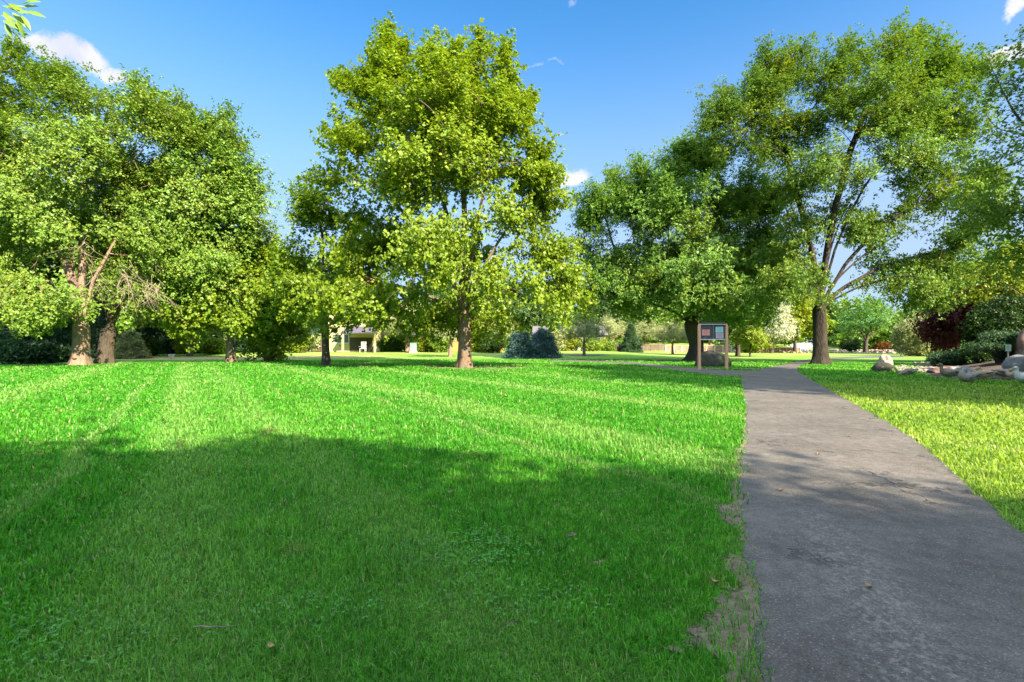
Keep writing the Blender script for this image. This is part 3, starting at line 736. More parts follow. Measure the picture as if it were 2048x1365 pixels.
# --- tall spreading tree right of the path
g = G(1640, 729); d = g.y
TREES['elm'] = tree('elm_tree', g, lobes_px(d, [(1445, 225, 45, 50), (1510, 190, 60, 50), (1580, 150, 60, 50), (1500, 280, 70, 60, 0), (1655, 170, 60, 60), (1720, 110, 55, 45), (1790, 120, 60, 50), (1860, 150, 60, 45), (1930, 150, 45, 32, 0, .9), (1600, 260, 80, 60, 1), (1700, 220, 90, 60, -2),
    (1800, 230, 90, 55, 0), (1900, 240, 70, 60, 0, .9), (1570, 360, 70, 60, -1, .9), (1680, 330, 80, 50, 2, .8), (1800, 340, 80, 50, -2, .75), (1900, 360, 70, 55, 1, .75), (1880, 450, 80, 50, -2, .7), (1590, 470, 45, 60, 0, .7), (1950, 480, 60, 50, 0, .7), (1850, 540, 80, 40, 1, .8), (1760, 500, 60, 35, 2, .35), (1930, 560, 60, 35, 0, .7), (1600, 570, 32, 40, -1, .7), (1730, 590, 40, 25, 0, .3), (1700, 450, 70, 40, 0, .6), (1960, 350, 40, 40, 0, .7), (1560, 560, 40, 35, -1, .8), (1800, 570, 70, 30, -1, .8), (1880, 590, 60, 30, 0, .8), (1640, 520, 60, 40, 2.5, .5), (1780, 440, 80, 50, 2, .6), (1750, 300, 70, 70, -3, .7), (1620, 350, 60, 60, -3, .6)]),
    .44, A(1640, 622, d), M['willow'], M['bark_k'], 'tall spreading elm with dark trunk and long limbs right of the path', natt=3100, clumps=280, per=70, lsize=.18, aspect=.48, lsig=.27, csig=.58, rtip=.014,
    limbs=[A(1600, 400, d), A(1570, 300, d - 1.5), A(1700, 400, d + 1.5), A(1760, 330, d - 1), A(1850, 400, d), A(1830, 545, d - 1.5), A(1900, 500, d + 1), A(1540, 240, d + 1), A(1730, 230, d), A(1800, 470, d + 1.5)], seed=81, spikes=.6)
# dead hanging twigs under the left crown
def dead_twigs():
    rng = np.random.default_rng(77); d = 32.
    root = empty('dead_branch', A(225, 640, d), 'bare grey twigs drooping between the two big ash crowns', 'branch', None)
    for px, py, n, sp in ((250, 565, 34, 40), (165, 510, 16, 40), (315, 575, 16, 30), (30, 575, 14, 40), (285, 590, 14, 30), (200, 560, 12, 30)):
        mb = MB()
        for k in range(n):
            a = A(px + rng.normal(0, 8), py + rng.normal(-10, 14), d + rng.normal(0, .5)); p = a.copy(); v = Vector((rng.normal(.12, .30), rng.normal(0, .3), -.45)); pts = [p.copy()]
            for j in range(6): v += Vector((rng.normal(0, .22), rng.normal(0, .18), rng.normal(-.05, .14))); p = p + v * rng.uniform(.25, .45); pts.append(p.copy())
            pts = [q - root.location for q in pts]
            mb.tube(pts, [.016, .013, .011, .009, .007, .006, .004], 3)
        mb.build('twig_bundle', M['twig'], root)
dead_twigs()
# --- trees beyond the right edge of the frame and behind the camera
def copy_tree(root, loc, rz=0, sc=1., label=None, cat=None, group=None, name=None, mats=None):
    c = root.copy(); COL.objects.link(c); c.location = loc; c.rotation_euler = (0, 0, rz); c.scale = (sc, sc, sc) if not hasattr(sc, '__len__') else sc
    if name: c.name = name
    if 'group' in c and not group: del c['group']
    if label: c['label'] = label
    if cat: c['category'] = cat
    if group: c['group'] = group
    for ch in list(root.children):
        k = ch.copy(); COL.objects.link(k); k.parent = c
    return c
d = 17.
TREES['near_right'] = tree('elm_tree', (21.8, 17, float(gz(21.8, 17))), lobes_px(d, [(2075, 150, 45, 60), (2110, 260, 90, 90), (2000, 300, 75, 40, 0, .9), (2070, 400, 70, 60, 1), (1935, 320, 40, 22, 0, .8), (2160, 120, 90, 80), (2230, 300, 110, 120), (2180, 430, 90, 60), (2330, 250, 110, 120), (2030, 210, 30, 30, 0, .7), (2090, 500, 50, 40, 1, .8), (2040, 470, 30, 30, 0, .6)]),
    .34, (21.8, 17, 5.2), M['ash'], M['bark_d'], 'leafy elm reaching in from the right edge of the photo', natt=800, clumps=90, per=34, lsize=.14, aspect=.5, lsig=.24, csig=.45, step=.45, kill=.6,
    limbs=[A(2120, 420, d), A(2080, 280, d), A(2250, 250, d), A(2330, 350, d), A(2180, 180, d)], seed=91, spikes=.5)
# shade trees out of the frame
def bulk(h, r, seed, key, label, leaf, n=700, per=34, ls=.32, asp=.6):
    lb = [(0, 0, h * .55, r, r, h * .28, 1), (r * .3, r * .2, h * .72, r * .7, r * .7, h * .2, 1), (-r * .4, -.2 * r, h * .66, r * .65, r * .6, h * .22, 1), (.1 * r, -.4 * r, h * .86, r * .5, r * .5, h * .12, 1), (-.2 * r, .5 * r, h * .5, r * .6, r * .6, h * .18, 1), (.6 * r, -.2 * r, h * .5, r * .5, r * .5, h * .16, 1)]
    t = tree('tree', (0, 0, 0), lb, r * .075, (0, 0, h * .22), leaf, M['bark_d'], label, natt=n, clumps=70, per=per, lsize=ls, aspect=asp, lsig=.42, csig=.9, seed=seed, step=.7, kill=.95, limbs=[(r * .5, 0, h * .6), (-r * .5, r * .2, h * .6), (0, -r * .5, h * .65), (0, 0, h * .8)], spikes=.5)
    TREES[key] = t; return t
SG = 'trees shading the lawn from outside the view'
t = bulk(13, 4.6, 101, 'shade', 'leafy tree behind the camera casting the foreground shade', M['ash'], 900, 58)
t.location = (2.4, -9.8, 0); t.scale = (1, 1, .82); t['group'] = SG
copy_tree(t, (-4.2, -11.0, 0), 1.9, (1, 1, .82), 'second leafy tree behind the camera, shading the left foreground', group=SG)
copy_tree(t, (-10.2, -11.4, 0), 3.3, (1, 1, .82), 'third leafy tree behind the camera, shading the far left grass', group=SG)
copy_tree(t, (8.2, -9.6, 0), 4.1, (1, 1, .84), 'leafy tree behind the camera on the right of the path', group=SG)
copy_tree(t, (9.8, -12.6, 0), 5.3, 1.0, 'leafy tree furthest behind the camera on the right', group=SG)
copy_tree(t, (11.0, -9.8, 0), 2.3, (.8, .8, .74), 'smaller leafy tree behind the camera at the right of the path', group=SG)
copy_tree(t, (22.8, 6.8, 0), .7, 1.4, 'tall leafy tree beyond the right edge shading the path', group=SG)
# overhanging branch at the top left corner, on a tree standing just outside the view
def corner_tree():
    rng = np.random.default_rng(3)
    base = Vector((-7.6, .6, 0)); root = empty('willow_tree', base, 'near tree whose leafy twig hangs into the top left corner', 'tree'); org = tuple(base)
    nodes = [(-7.6, .6, -.1)] + [(-7.6, .6, .4 * k) for k in range(1, 8)]; par = [-1] + list(range(7))
    att = sample_lobes([(-8.5, -.8, 6.2, 2.4, 2.2, 2.0, 1), (-9.5, .5, 5, 2, 2, 1.5, 1)], 260, rng, .2)
    pts = [Vector((-7.6, .6, 2.8)), Vector((-6.9, 1.3, 4.0)), Vector((-5.9, 2.2, 4.7)), Vector((-4.9, 3.0, 4.9)), A(20, -10, 3.9), A(30, 22, 3.9)]
    cp = resample(chaikin(pts, 2), 16); prev = 7
    for p in cp[1:]: nodes.append(tuple(p)); par.append(prev); prev = len(nodes) - 1
    P, pr = colonize(nodes, par, att, .4, .5, 40, rng)
    skeleton_mesh('trunk', P, pr, .16, .006, M['bark_d'], root, org, rng)
    leaf_cloud('crown', att, 60, .22, .13, .3, M['ash'], root, org, rng)
    # individually shaped leaves on the hanging twig
    V, Q = [], []
    tips = [(A(10, 5, 3.9), (1, 0, -.35)), (A(28, 22, 3.9), (1, .1, .12)), (A(40, 12, 3.95), (1, 0, .25)), (A(20, 22, 3.85), (.8, 0, -.8)), (A(38, 28, 3.9), (.6, 0, -.9)), (A(12, 32, 3.9), (.7, .1, -1)), (A(2, 20, 3.9), (.7, -.1, -.9)), (A(48, 20, 3.9), (1, .1, -.15)),
            (A(34, 8, 3.9), (.8, .2, .6)), (A(6, 44, 3.95), (.4, 0, -1)), (A(22, 0, 3.9), (1, 0, .4)), (A(-2, 8, 3.9), (.8, .3, -.1)), (A(0, 38, 3.8), (1, 0, -.45)), (A(44, 2, 3.9), (1, .1, .3)), (A(-4, 28, 3.8), (1, .2, -.1)), (A(14, 14, 3.8), (.9, -.2, .1)), (A(30, 34, 3.95), (.2, .1, -1))]
    for p, t in tips:
        t = Vector(t).normalized(); L = rng.uniform(.10, .15); w_ = L * .155; nr = Vector((rng.normal(0, .4), -1, rng.uniform(.2, .9))).normalized(); s = t.cross(nr).normalized(); nr = s.cross(t)
        b = len(V); prof = [(0, .05), (.2, .7), (.45, 1), (.7, .75), (.88, .35), (1, .02)]
        for u, k in prof:
            c = p + t * L * u - nr * L * .18 * u * u - org_v(org)
            V.extend([tuple(c - s * w_ * k + nr * w_ * .35 * k), tuple(c), tuple(c + s * w_ * k + nr * w_ * .35 * k)])
        for i in range(len(prof) - 1):
            Q.append((b + 3 * i, b + 3 * i + 1, b + 3 * i + 4, b + 3 * i + 3)); Q.append((b + 3 * i + 1, b + 3 * i + 2, b + 3 * i + 5, b + 3 * i + 4))
    np_mesh('leafy_twig', V, np.array(Q), M['ash'], root, smooth=True)
def org_v(o): return Vector(o)
corner_tree()

# ------------------------------------------------------------------ conifers and background
def spruce(name, h, r, mat, label, cat='tree', layers=16, seed=1, per=26, ls=.30, droop=.35, base_z=.05, bark=None, power=.85, drop=.0):
    rng = np.random.default_rng(seed); root = empty(name, (0, 0, 0), label, cat)
    mb = MB(); mb.tube([(0, 0, -.1), (0, 0, h * .5), (0, 0, h * .98)], [r * .07, r * .045, .02], 7); cs = []
    for k in range(layers):
        f = k / layers; z = h * (base_z + (1 - base_z) * f); rr = r * (1 - f) ** power * rng.uniform(.85, 1.1); nb_ = max(4, int(11 * (1 - f) + 4))
        for j in range(nb_):
            a = 2 * math.pi * (j + rng.random()) / nb_; L = rr * rng.uniform(.75, 1.1)
            if L > .4: mb.tube([(0, 0, z), (math.cos(a) * L * .5, math.sin(a) * L * .5, z - .02 * L), (math.cos(a) * L, math.sin(a) * L, z - droop * L * .6)], [.03, .02, .008], 3)
            m = max(2, int(L / .22))
            for i in range(m):
                u = (i + .6) / m; sp = .12 + .22 * (1 - u) * L
                for _ in range(3): cs.append((math.cos(a) * L * u + rng.normal(0, sp), math.sin(a) * L * u + rng.normal(0, sp), z - droop * L * u * u * .8 + rng.normal(0, .08) - drop * rng.random() * u))
    cs.append((0, 0, h)); mb.build('trunk', bark or M['bark_p'], root, smooth=True)
    cs = np.array(cs); cs[:, 2] = np.maximum(cs[:, 2], .06)
    leaf_cloud('crown', cs, per, .11 * ls / .3, ls, .22, mat, root, None, rng, 1.0)
    return root
def pine(name, h, lobes, mat, label, seed, Rb=.2, fork=.3, per=40, ls=.34, clumps=80, natt=420, cat='tree', bark=None, lsig=.34, asp=.2, limbs=()):
    lb = [(a * h, b * h, c * h, d_ * h, e * h, f_ * h, 1) for a, b, c, d_, e, f_ in lobes]
    return tree(name, (0, 0, 0), lb, Rb, (0, 0, h * fork), mat, bark or M['bark_p'], label, cat, natt=natt, clumps=clumps, per=per, lsize=ls, aspect=asp, lsig=lsig, csig=.45, seed=seed, shell=.35, limbs=[tuple(q * h for q in l) for l in limbs], flare=.4)
def place(root, px, py, hpx=None, rz=0, label=None, **kw):
    """stand a tree so that it is hpx rows tall"""
    g = G(px, py); h0 = max(c.bound_box[6][2] for c in root.children); s = (hpx / F * g.y) / h0 if hpx else 1
    return copy_tree(root, g, rz, (s, s, s), label, **kw)
def first(root, px, py, hpx, rz=0):
    g = G(px, py); h0 = max(max(b[2] for b in c.bound_box) for c in root.children); s = hpx / F * g.y / h0
    root.location = g; root.scale = (s, s, s); root.rotation_euler = (0, 0, rz); return root
def place(root, px, py, hpx, rz, label, cat=None, group=None, name=None, wide=1.):
    g = G(px, py); h0 = max(max(b[2] for b in c.bound_box) for c in root.children); s = hpx / F * g.y / h0
    return copy_tree(root, g, rz, (s * wide, s * wide, s), label, cat, group, name)
# pines (spreading, pale needles)
pl = [(-.28, 0, .55, .28, .28, .18), (.30, .05, .55, .28, .28, .16), (0, -.1, .78, .30, .28, .16), (.1, .25, .6, .3, .3, .2), (-.1, -.3, .55, .3, .25, .16)]
pineA = pine('pine_tree', 9, pl, M['needle'], 'pale green pine with forked pink trunk standing alone right of the blue spruce', 201, .28, .25, limbs=[(-.3, 0, .5), (.3, 0, .5), (0, .2, .6), (0, -.2, .7)])
first(pineA, 1168, 711.5, 92, .3)
place(pineA, 1345, 709, 74, 2.4, 'pale pine just left of the notice board trunk, before the wooden fence')
place(pineA, 815, 705, 112, 4.4, 'broad pale pine right of the yellow house', wide=1.25)
place(pineA, 900, 714.5, 105, 1.2, 'pale pine with bright trunk just left of the centre maple trunk')
place(pineA, 985, 703, 88, 3.9, 'pale pine behind the orange fence right of the centre maple', wide=1.2)
place(pineA, 1285, 703, 70, 5.5, 'pale pine in front of the wooden fence behind the dense tree', wide=1.2)
place(pineA, 745, 699, 85, 5.1, 'distant pine overhanging the patio of the yellow house', wide=1.2)
pondp = pine('pond_tree', 10, pl, M['olive'], 'dark trunked spreading tree on the near bank of the pond', 211, .34, .18, bark=M['bark_d'], per=34, limbs=[(-.3, 0, .35), (.3, 0, .35), (.1, .2, .5), (0, -.2, .6)], asp=.4, ls=.3)
pondp.name = 'pine_tree'; first(pondp, 1731, 704.5, 118, .4)
# blue spruce, weeping, two humps
bs = spruce('blue_spruce', 3.6, 2.1, M['bspruce'], 'dark blue weeping spruce spreading to the ground right of the centre maple', seed=5, layers=14, per=34, ls=.26, droop=.7, power=.30, drop=.6)
first(bs, 1042, 717, 60, .2); bs.scale.x *= 1.2
place(bs, 1085, 716, 68, 2.0, 'taller blue spruce leaning behind the weeping one', wide=1.0)
# spruces
sp1 = spruce('spruce_tree', 9, 3.0, M['dneedle'], 'dark green spruce at the far left behind the pale trunk', seed=7, layers=18, per=24, ls=.34, droop=.3)
first(sp1, 70, 724, 150, 0)
place(sp1, -40, 722, 160, 1, 'dark spruce cut by the left edge of the photo')
place(sp1, 128, 724, 110, 2, 'smaller dark spruce touching the left side of the pale trunk')
place(sp1, 20, 716, 190, 3.4, 'tall dark spruce rising behind the white rail frame')
place(sp1, 185, 716, 170, 4.4, 'tall dark spruce between the two big trunks')
place(sp1, 300, 708, 105, 2.2, 'dark spruce behind the slim pink trunk on the dry ground', wide=1.3)
place(sp1, 425, 706, 85, 5.2, 'dark spruce behind the forked maple stem', wide=1.4)
place(sp1, 500, 705, 90, .9, 'dark spruce behind the lime shrub, left side', wide=1.4)
place(sp1, 790, 699, 100, 3.0, 'dark spruce behind the green utility box', wide=1.4)
place(sp1, 585, 701, 80, 4.0, 'dark spruce behind the picket fence left of the yellow house', wide=1.4)
place(sp1, 1262, 705, 60, 1.7, 'dark spruce standing by the wooden fence left of the dense tree', wide=1.3)
sp2 = spruce('spruce_tree', 5, 2.4, M['needle'], 'grey green spruce low behind the shaded ash trunk', seed=8, layers=12, per=22, ls=.3, droop=.4, power=.6)
first(sp2, 262, 718, 62, .3); sp2.scale.x *= 1.3
bs2 = spruce('blue_spruce', 6, 2.6, M['bspruce'], 'light blue spruce far off behind the fence', seed=9, layers=14, per=22, ls=.34, droop=.4, power=.7)
first(bs2, 1262, 700, 52, .3)
place(bs2, 622, 702, 62, 1.3, 'grey blue spruce beside the yellow house wall', wide=1.2)
# round deciduous background trees
rl = [(0, 0, .62, .34, .34, .26), (-.22, .05, .5, .24, .24, .2), (.24, -.05, .52, .24, .24, .2), (.05, -.1, .82, .22, .22, .14), (0, .2, .4, .3, .2, .14)]
def rnd(name, h, mat, label, seed, cat='tree', **kw): return pine(name, h, rl, mat, label, seed, Rb=kw.get('Rb', h * .025), fork=kw.get('fork', .22), per=kw.get('per', 50), ls=kw.get('ls', .34), asp=kw.get('asp', .6), clumps=kw.get('clumps', 80), natt=kw.get('natt', 480), cat=cat, bark=kw.get('bark', M['bark_d']), lsig=kw.get('lsig', .4), limbs=[(-.2, 0, .5), (.2, 0, .5), (0, .15, .7)])
rdk = rnd('round_tree', 11, M['dark'], 'mid green tree with stout trunk seen right of the notice board', 301); first(rdk, 1476, 712.5, 175, .2)
ral = rnd('round_tree', 11, M['ash'], 'bright green tree behind the small maple crown', 302); first(ral, 620, 699, 190, 0)
rli = rnd('round_tree', 9, M['lime'], 'sunlit lime tree with slim trunk left of the elm trunk', 303); first(rli, 1590, 706.5, 128, 0)
rsl = rnd('silver_tree', 8, M['silver'], 'silvery white leaved tree between the notice board and the elm', 304, asp=.35, ls=.3, per=40); first(rsl, 1543, 707, 112, 0)
rpl = rnd('plum_tree', 6, M['plum'], 'dark purple leaved plum tree on the right before the hedge', 305, ls=.24, lsig=.3, per=60, natt=520); first(rpl, 1918, 724, 160, 0); rpl.scale = (rpl.scale[0] * .85, rpl.scale[1] * .85, rpl.scale[2])
BGT = 'trees closing the far side of the park'
for args in (
    (ral, 380, 713, 200, .5, 'leafy tree behind the dry ground left of the forked maple'),
    (ral, 300, 708, 300, 2.5, 'tall green tree behind the sloping ash crown'),
    (rdk, 430, 703, 250, 1.5, 'dark tree behind the forked maple'),
    (rdk, 560, 702, 230, 3.5, 'dark tree behind the lime shrub'),
    (rdk, 130, 706, 380, 4.5, 'tall dark tree behind the pale ash trunk'),
    (ral, 30, 706, 400, 5.5, 'tall green tree at the left edge behind the ash'),
    (rdk, 720, 697, 150, 5.5, 'dark tree behind the roof of the yellow house'),
    (rdk, 860, 697, 160, 2.2, 'dark tree behind the pale pines'),
    (ral, 960, 697, 165, .9, 'green tree behind the centre maple trunk'),
    (rdk, 1040, 697, 150, 3.9, 'dark tree behind the blue spruce'),
    (ral, 1110, 696, 120, 4.6, 'green tree behind the white outbuilding'),
    (rdk, 1200, 696, 120, 1.1, 'dark tree behind the lime bushes by the outbuilding'),
    (ral, 1300, 697, 150, 2.9, 'green tree over the wooden fence left of the dense tree'),
    (rdk, 1395, 696, 140, .1, 'dark tree seen under the dense tree behind the board'),
    (rli, 1440, 697, 110, 1.9, 'pale lime tree over the fence behind the notice board'),
    (rli, 1500, 698, 80, 4.9, 'low yellow green tree right of the stout trunk'),
    (ral, 1520, 696, 130, 5.9, 'green tree far behind the silvery tree'),
    (rdk, 1610, 694, 120, 2.6, 'dark tree far behind the fountain'),
    (ral, 1670, 687, 100, 3.3, 'green tree on the slope beyond the pond right of the elm trunk'),
    (rdk, 1705, 687, 90, 1.3, 'dark tree on the slope beyond the pond'),
    (ral, 1780, 687, 120, .3, 'green tree on the slope behind the pond tree'),
    (rdk, 1850, 688, 130, 4.3, 'dark tree far behind the pale juniper'),
    (ral, 1905, 690, 150, 2.0, 'green tree behind the purple plum'),
    (ral, 1985, 705, 235, 1.0, 'green tree rising behind the right hedge'),
    (rdk, 2070, 712, 260, 2.1, 'dark tree at the right edge behind the hedge'),
    (rdk, -80, 712, 420, 2.1, 'dark tree beyond the left edge')):
    place(*args, group=BGT)
def far_wood():
    rng = np.random.default_rng(31); cs = []
    for i in range(150):
        a = -1.25 + 2.5 * (i + rng.random()) / 150; d = rng.uniform(150, 172); x, y = d * math.sin(a), d * math.cos(a); h = rng.uniform(8, 14.5); r = rng.uniform(3.5, 5.5); z = float(gz(x, y))
        cs.append(sample_lobes([(x, y, z + h * .5, r, r, h * .5, 1), (x + r * .4, y, z + h * .75, r * .6, r * .6, h * .25, .6), (x - r * .5, y, z + h * .35, r * .8, r, h * .35, .8)], 150, rng, .6))
    o = leaf_cloud('far_wood', np.concatenate(cs), 7, .75, .95, .7, M['ash'], None, None, rng); tag(o, 'distant line of trees behind the whole park', 'wood', None, 'stuff')
far_wood()
for args in ((pineA, 860, 703.5, 95, 2.2, 'pale pine standing in front of the pinkish house', 1.3), (pineA, 930, 702, 80, 5.9, 'pale pine half hidden behind the centre maple trunk', 1.2), (pineA, 780, 702, 80, .7, 'low pale pine between the white chair and the green box', 1.2),
    (sp1, 1110, 701, 70, 1.9, 'dark spruce before the whitish house right of the blue spruce', 1.2), (sp1, 650, 699, 110, .4, 'dark spruce rising behind the left corner of the yellow house', 1.2), (pineA, 1225, 702, 78, 3.5, 'pale pine left of the far light blue spruce', 1.1), (pineA, 1420, 702, 85, 4.6, 'pale pine behind the notice board fence', 1.2)):
    place(*args[:6], wide=args[6])
# round juniper, hedge, shrubs on the right
def bushy(name, rx, ry, rz_, mat, label, cat, seed, n=600, per=55, ls=.14, asp=.3, shell=.7, sig=.14, lumps=None):
    rng = np.random.default_rng(seed); root = empty(name, (0, 0, 0), label, cat)
    lb = lumps or [(0, 0, rz_, rx, ry, rz_, 1)]
    cs = sample_lobes(lb, n, rng, shell); cs = cs[cs[:, 2] > .05]
    mb = MB()
    for i in rng.choice(len(cs), min(24, len(cs)), replace=False):
        q = Vector(cs[i]) * .85; mb.tube([(rng.normal(0, .05), rng.normal(0, .05), -.05), q * .5 + Vector((0, 0, .05)), q], [.05, .03, .01], 4)
    mb.build('stem', M['bark_d'], root); leaf_cloud('foliage', cs, per, sig, ls, asp, mat, root, None, rng, -.4); return root
def putpx(root, px, py, rz=0, sc=1): g = B(px, py); root.location = g; root.rotation_euler = (0, 0, rz); root.scale = (sc,) * 3; return root
jun = bushy('juniper', 2.3, 2.3, 2.0, M['needle'], 'round pale green juniper on the lawn beside the purple plum', 'shrub', 401, 900, 60, .2, .25, .6, .2, [(0, 0, 1.7, 2.0, 2.0, 1.7, 1), (.3, 0, 2.9, 1.1, 1.1, 1.0, .8), (1.3, -.3, 1.3, 1.3, 1.3, 1.2, .8), (-.7, 0, 2.2, 1.3, 1.2, 1.1, .8)])
putpx(jun, 1838, 713, 0, 1.22)
hg = G(2022, 735)
def rel(lst, o): return [(l[0] - o.x, l[1] - o.y, l[2] - o.z, *l[3:]) for l in lst]
hedge = bushy('hedge', 4, 2.6, 2, M['yew'], 'big rounded dark hedge at the right edge above the mulch bed', 'hedge', 402, 1900, 70, .16, .45, .78, .16, rel(lobes_px(30, [(2000, 668, 58, 48), (2040, 650, 62, 52, .5), (2100, 655, 70, 60), (2160, 650, 70, 64)], .8), hg))
hedge.location = hg
jb = G(2075, 731)
tree('lime_tree', jb, lobes_px(jb.y + 1, [(2010, 560, 50, 32), (2060, 540, 60, 42), (1985, 596, 34, 20), (2110, 560, 70, 60), (2040, 600, 45, 18), (2150, 500, 60, 50)], .8), .14, Vector((jb.x, jb.y, 3.2)), M['lime'], M['bark_m'], 'lime green tree with layered leaves above the right hedge', natt=520, clumps=70, per=56, lsize=.17, aspect=.6, lsig=.22, csig=.4, seed=403, limbs=[A(2020, 570, 32.5), A(2100, 560, 32.5), A(2060, 530, 33)])
def at_bed(root, px, py, rz=0, sc=1.): return putpx(root, px, py, rz, sc)
at_bed(bushy('shrub', 1, .8, .4, M['dneedle'], 'low dark juniper mound beside the grey rocks', 'shrub', 404, 360, 46, .13, .25, .55, .1, [(0, 0, .42, 1.0, .7, .36, 1), (.5, 0, .5, .6, .5, .32, .6)]), 1893, 733)
at_bed(bushy('shrub', 1, .8, .5, M['dark'], 'dark leafy shrub under the hedge left of the small sign', 'shrub', 405, 420, 46, .11, .55, .5, .13, [(0, 0, .55, .9, .7, .5, 1), (.8, 0, .75, .8, .7, .6, 1)]), 1957, 727)
ly = bushy('juniper', 1, 1, 1, M['dneedle'], 'layered juniper with flat tiers behind the small sign', 'shrub', 406, 700, 46, .11, .22, .3, .09, [(-.2, 0, .85, 1.1, .7, .10, 1), (.3, .1, 1.35, 1.0, .7, .10, 1), (.5, 0, .5, .7, .5, .3, .7), (-.1, 0, 1.1, .5, .4, .1, .4)]); at_bed(ly, 1998, 728)
for px, py, w_, h_, mt, lb, sd in ((1135, 702, 3.6, 2.3, 'lime', 'yellow green bushes left of the lone pale pine', 410), (1205, 702, 2.6, 2.0, 'lime', 'rounded lime bush right of the lone pale pine', 411), (1112, 703, 2.2, 3.0, 'needle', 'upright pale bush beside the blue spruce', 412),
                      (1497, 706, 2.2, 1.5, 'lime', 'low yellow bush right of the stout trunk', 413), (335, 706, 2.4, 3.2, 'lime', 'bright bush behind the white pot', 414), (372, 708, 2.0, 2.4, 'lime', 'small bright bush behind the slim pink trunk', 415), (955, 705, 1.0, 3, 'lime', 'narrow lime bush left of the centre maple trunk', 416),
                      (1700, 699, 3.4, 2.4, 'dark', 'dark bush at the pond edge behind the elm', 417), (1765, 701, 2.6, 1.6, 'red', 'reddish bush on the rocky pond bank', 418), (1935, 709, 2.6, 2.4, 'ash', 'green bush on the lawn behind the purple plum', 419), (1450, 704, 4, 1.6, 'dark', 'low dark bush behind the fence end', 420), (60, 727, 3.2, 1.2, 'dneedle', 'low spruce bough spreading on the ground at far left', 421), (690, 704, 1.2, 1.6, 'dark', 'small dark bush under the window of the yellow house', 422), (1520, 703, 3.4, 1.6, 'dark', 'low dark bush behind the silvery tree trunk', 423), (1222, 703, 1.2, 1.2, 'ash', 'small round bush at the end of the wooden fence', 424), (100, 722, 3.6, 1.8, 'ash', 'patchy sunlit shrub before the dark spruces', 425)):
    b = bushy('bush', 1, 1, 1, M[mt], lb, 'bush', sd, 260, 46, .26, .55, .5, .22, [(0, 0, h_ * .5, w_ * .5, w_ * .45, h_ * .46, 1), (w_ * .25, 0, h_ * .6, w_ * .3, w_ * .3, h_ * .4, .6)]); b.location = G(px, py)
for px, py, w_, h_, mt, lb, sd in ((395, 707, 3.2, 2.8, 'ash', 'round green bush behind the dry ground left of the forked maple', 430), (590, 706, 3.4, 2.8, 'lime', 'sunlit bush between the lime shrub and the small maple trunk', 431), (635, 704, 3.0, 2.4, 'needle', 'pale bush just left of the small maple trunk', 432),
        (775, 704, 3.4, 1.8, 'dark', 'dark bush right of the grey tub', 433), (800, 703, 3.0, 2.2, 'ash', 'green bush left of the green utility box', 434), (855, 704, 4.0, 2.0, 'lime', 'yellow green bush right of the green utility box', 435), (880, 705, 3.0, 2.6, 'ash', 'green bush before the pinkish house', 436),
        (985, 706, 3.0, 2.4, 'dark', 'dark bush touching the left side of the blue spruce', 437), (1180, 703, 3.0, 1.8, 'ash', 'green bush behind the lone pale pine trunk', 438), (1250, 703, 3.0, 2.6, 'ash', 'bright bush before the dark fence', 439), (290, 712, 2.6, 1.8, 'dark', 'dark bush beside the low spruce behind the ash', 440), (430, 709, 2.4, 1.6, 'lime', 'low lime bush left of the forked maple stem', 441)):
    b = bushy('bush', 1, 1, 1, M[mt], lb, 'bush', sd, 240, 42, .26, .55, .5, .22, [(0, 0, h_ * .5, w_ * .5, w_ * .45, h_ * .46, 1), (w_ * .25, 0, h_ * .6, w_ * .3, w_ * .3, h_ * .4, .6)]); b.location = G(px, py)

# ------------------------------------------------------------------ rocks
def rock(name, c, sx, sy, sz, mat, label, seed, sub=4, rz=0, flat=.25, amp=.22):
    from mathutils import noise as mn
    import bmesh
    bm = bmesh.new(); bmesh.ops.create_icosphere(bm, subdivisions=sub, radius=1); off = Vector((seed * 3.1, seed * 1.7, seed))
    for v in bm.verts:
        p = v.co.copy(); k = 1 + amp * mn.noise(p * 1.1 + off) * 2 + amp * .35 * mn.noise(p * 3.2 + off) + .03 * mn.noise(p * 9 + off)
        v.co = Vector((p.x * k * sx, p.y * k * sy, max(-.25, p.z * k) * sz + .12 * sz))
    for f in bm.faces: f.smooth = True
    me = bpy.data.meshes.new(name); bm.to_mesh(me); bm.free(); me.materials.append(mat)
    o = bpy.data.objects.new(name, me); COL.objects.link(o); o.location = c; o.rotation_euler = (0, 0, rz); return tag(o, label, 'rock')
RK = rock_mat('dark_stone', (.035, .032, .026), (.085, .078, .062), 2, (.04, .055, .022)); RG = rock_mat('grey_stone', (.13, .13, .13), (.30, .29, .29), 2.4); RP = rock_mat('pale_stone', (.25, .19, .16), (.45, .37, .32), 2.2); RR = rock_mat('red_stone', (.10, .062, .05), (.23, .15, .125), 2)
g = G(1438, 735); rock('boulder', g + Vector((0, 1.0, 0)), 1.12, .8, .92, RK, 'large dark lichen spotted boulder behind the notice board', 3, amp=.12)
g = G(1775, 744); rock('boulder', g + Vector((0, .3, 0)), .62, .5, .42, RK, 'rounded brown boulder half sunk in the shaded lawn', 5, amp=.08)
g = G(1768, 733); rock('standing_stone', g, .36, .34, .72, RP, 'pale pinkish standing stone behind the rounded boulder', 6, amp=.25)
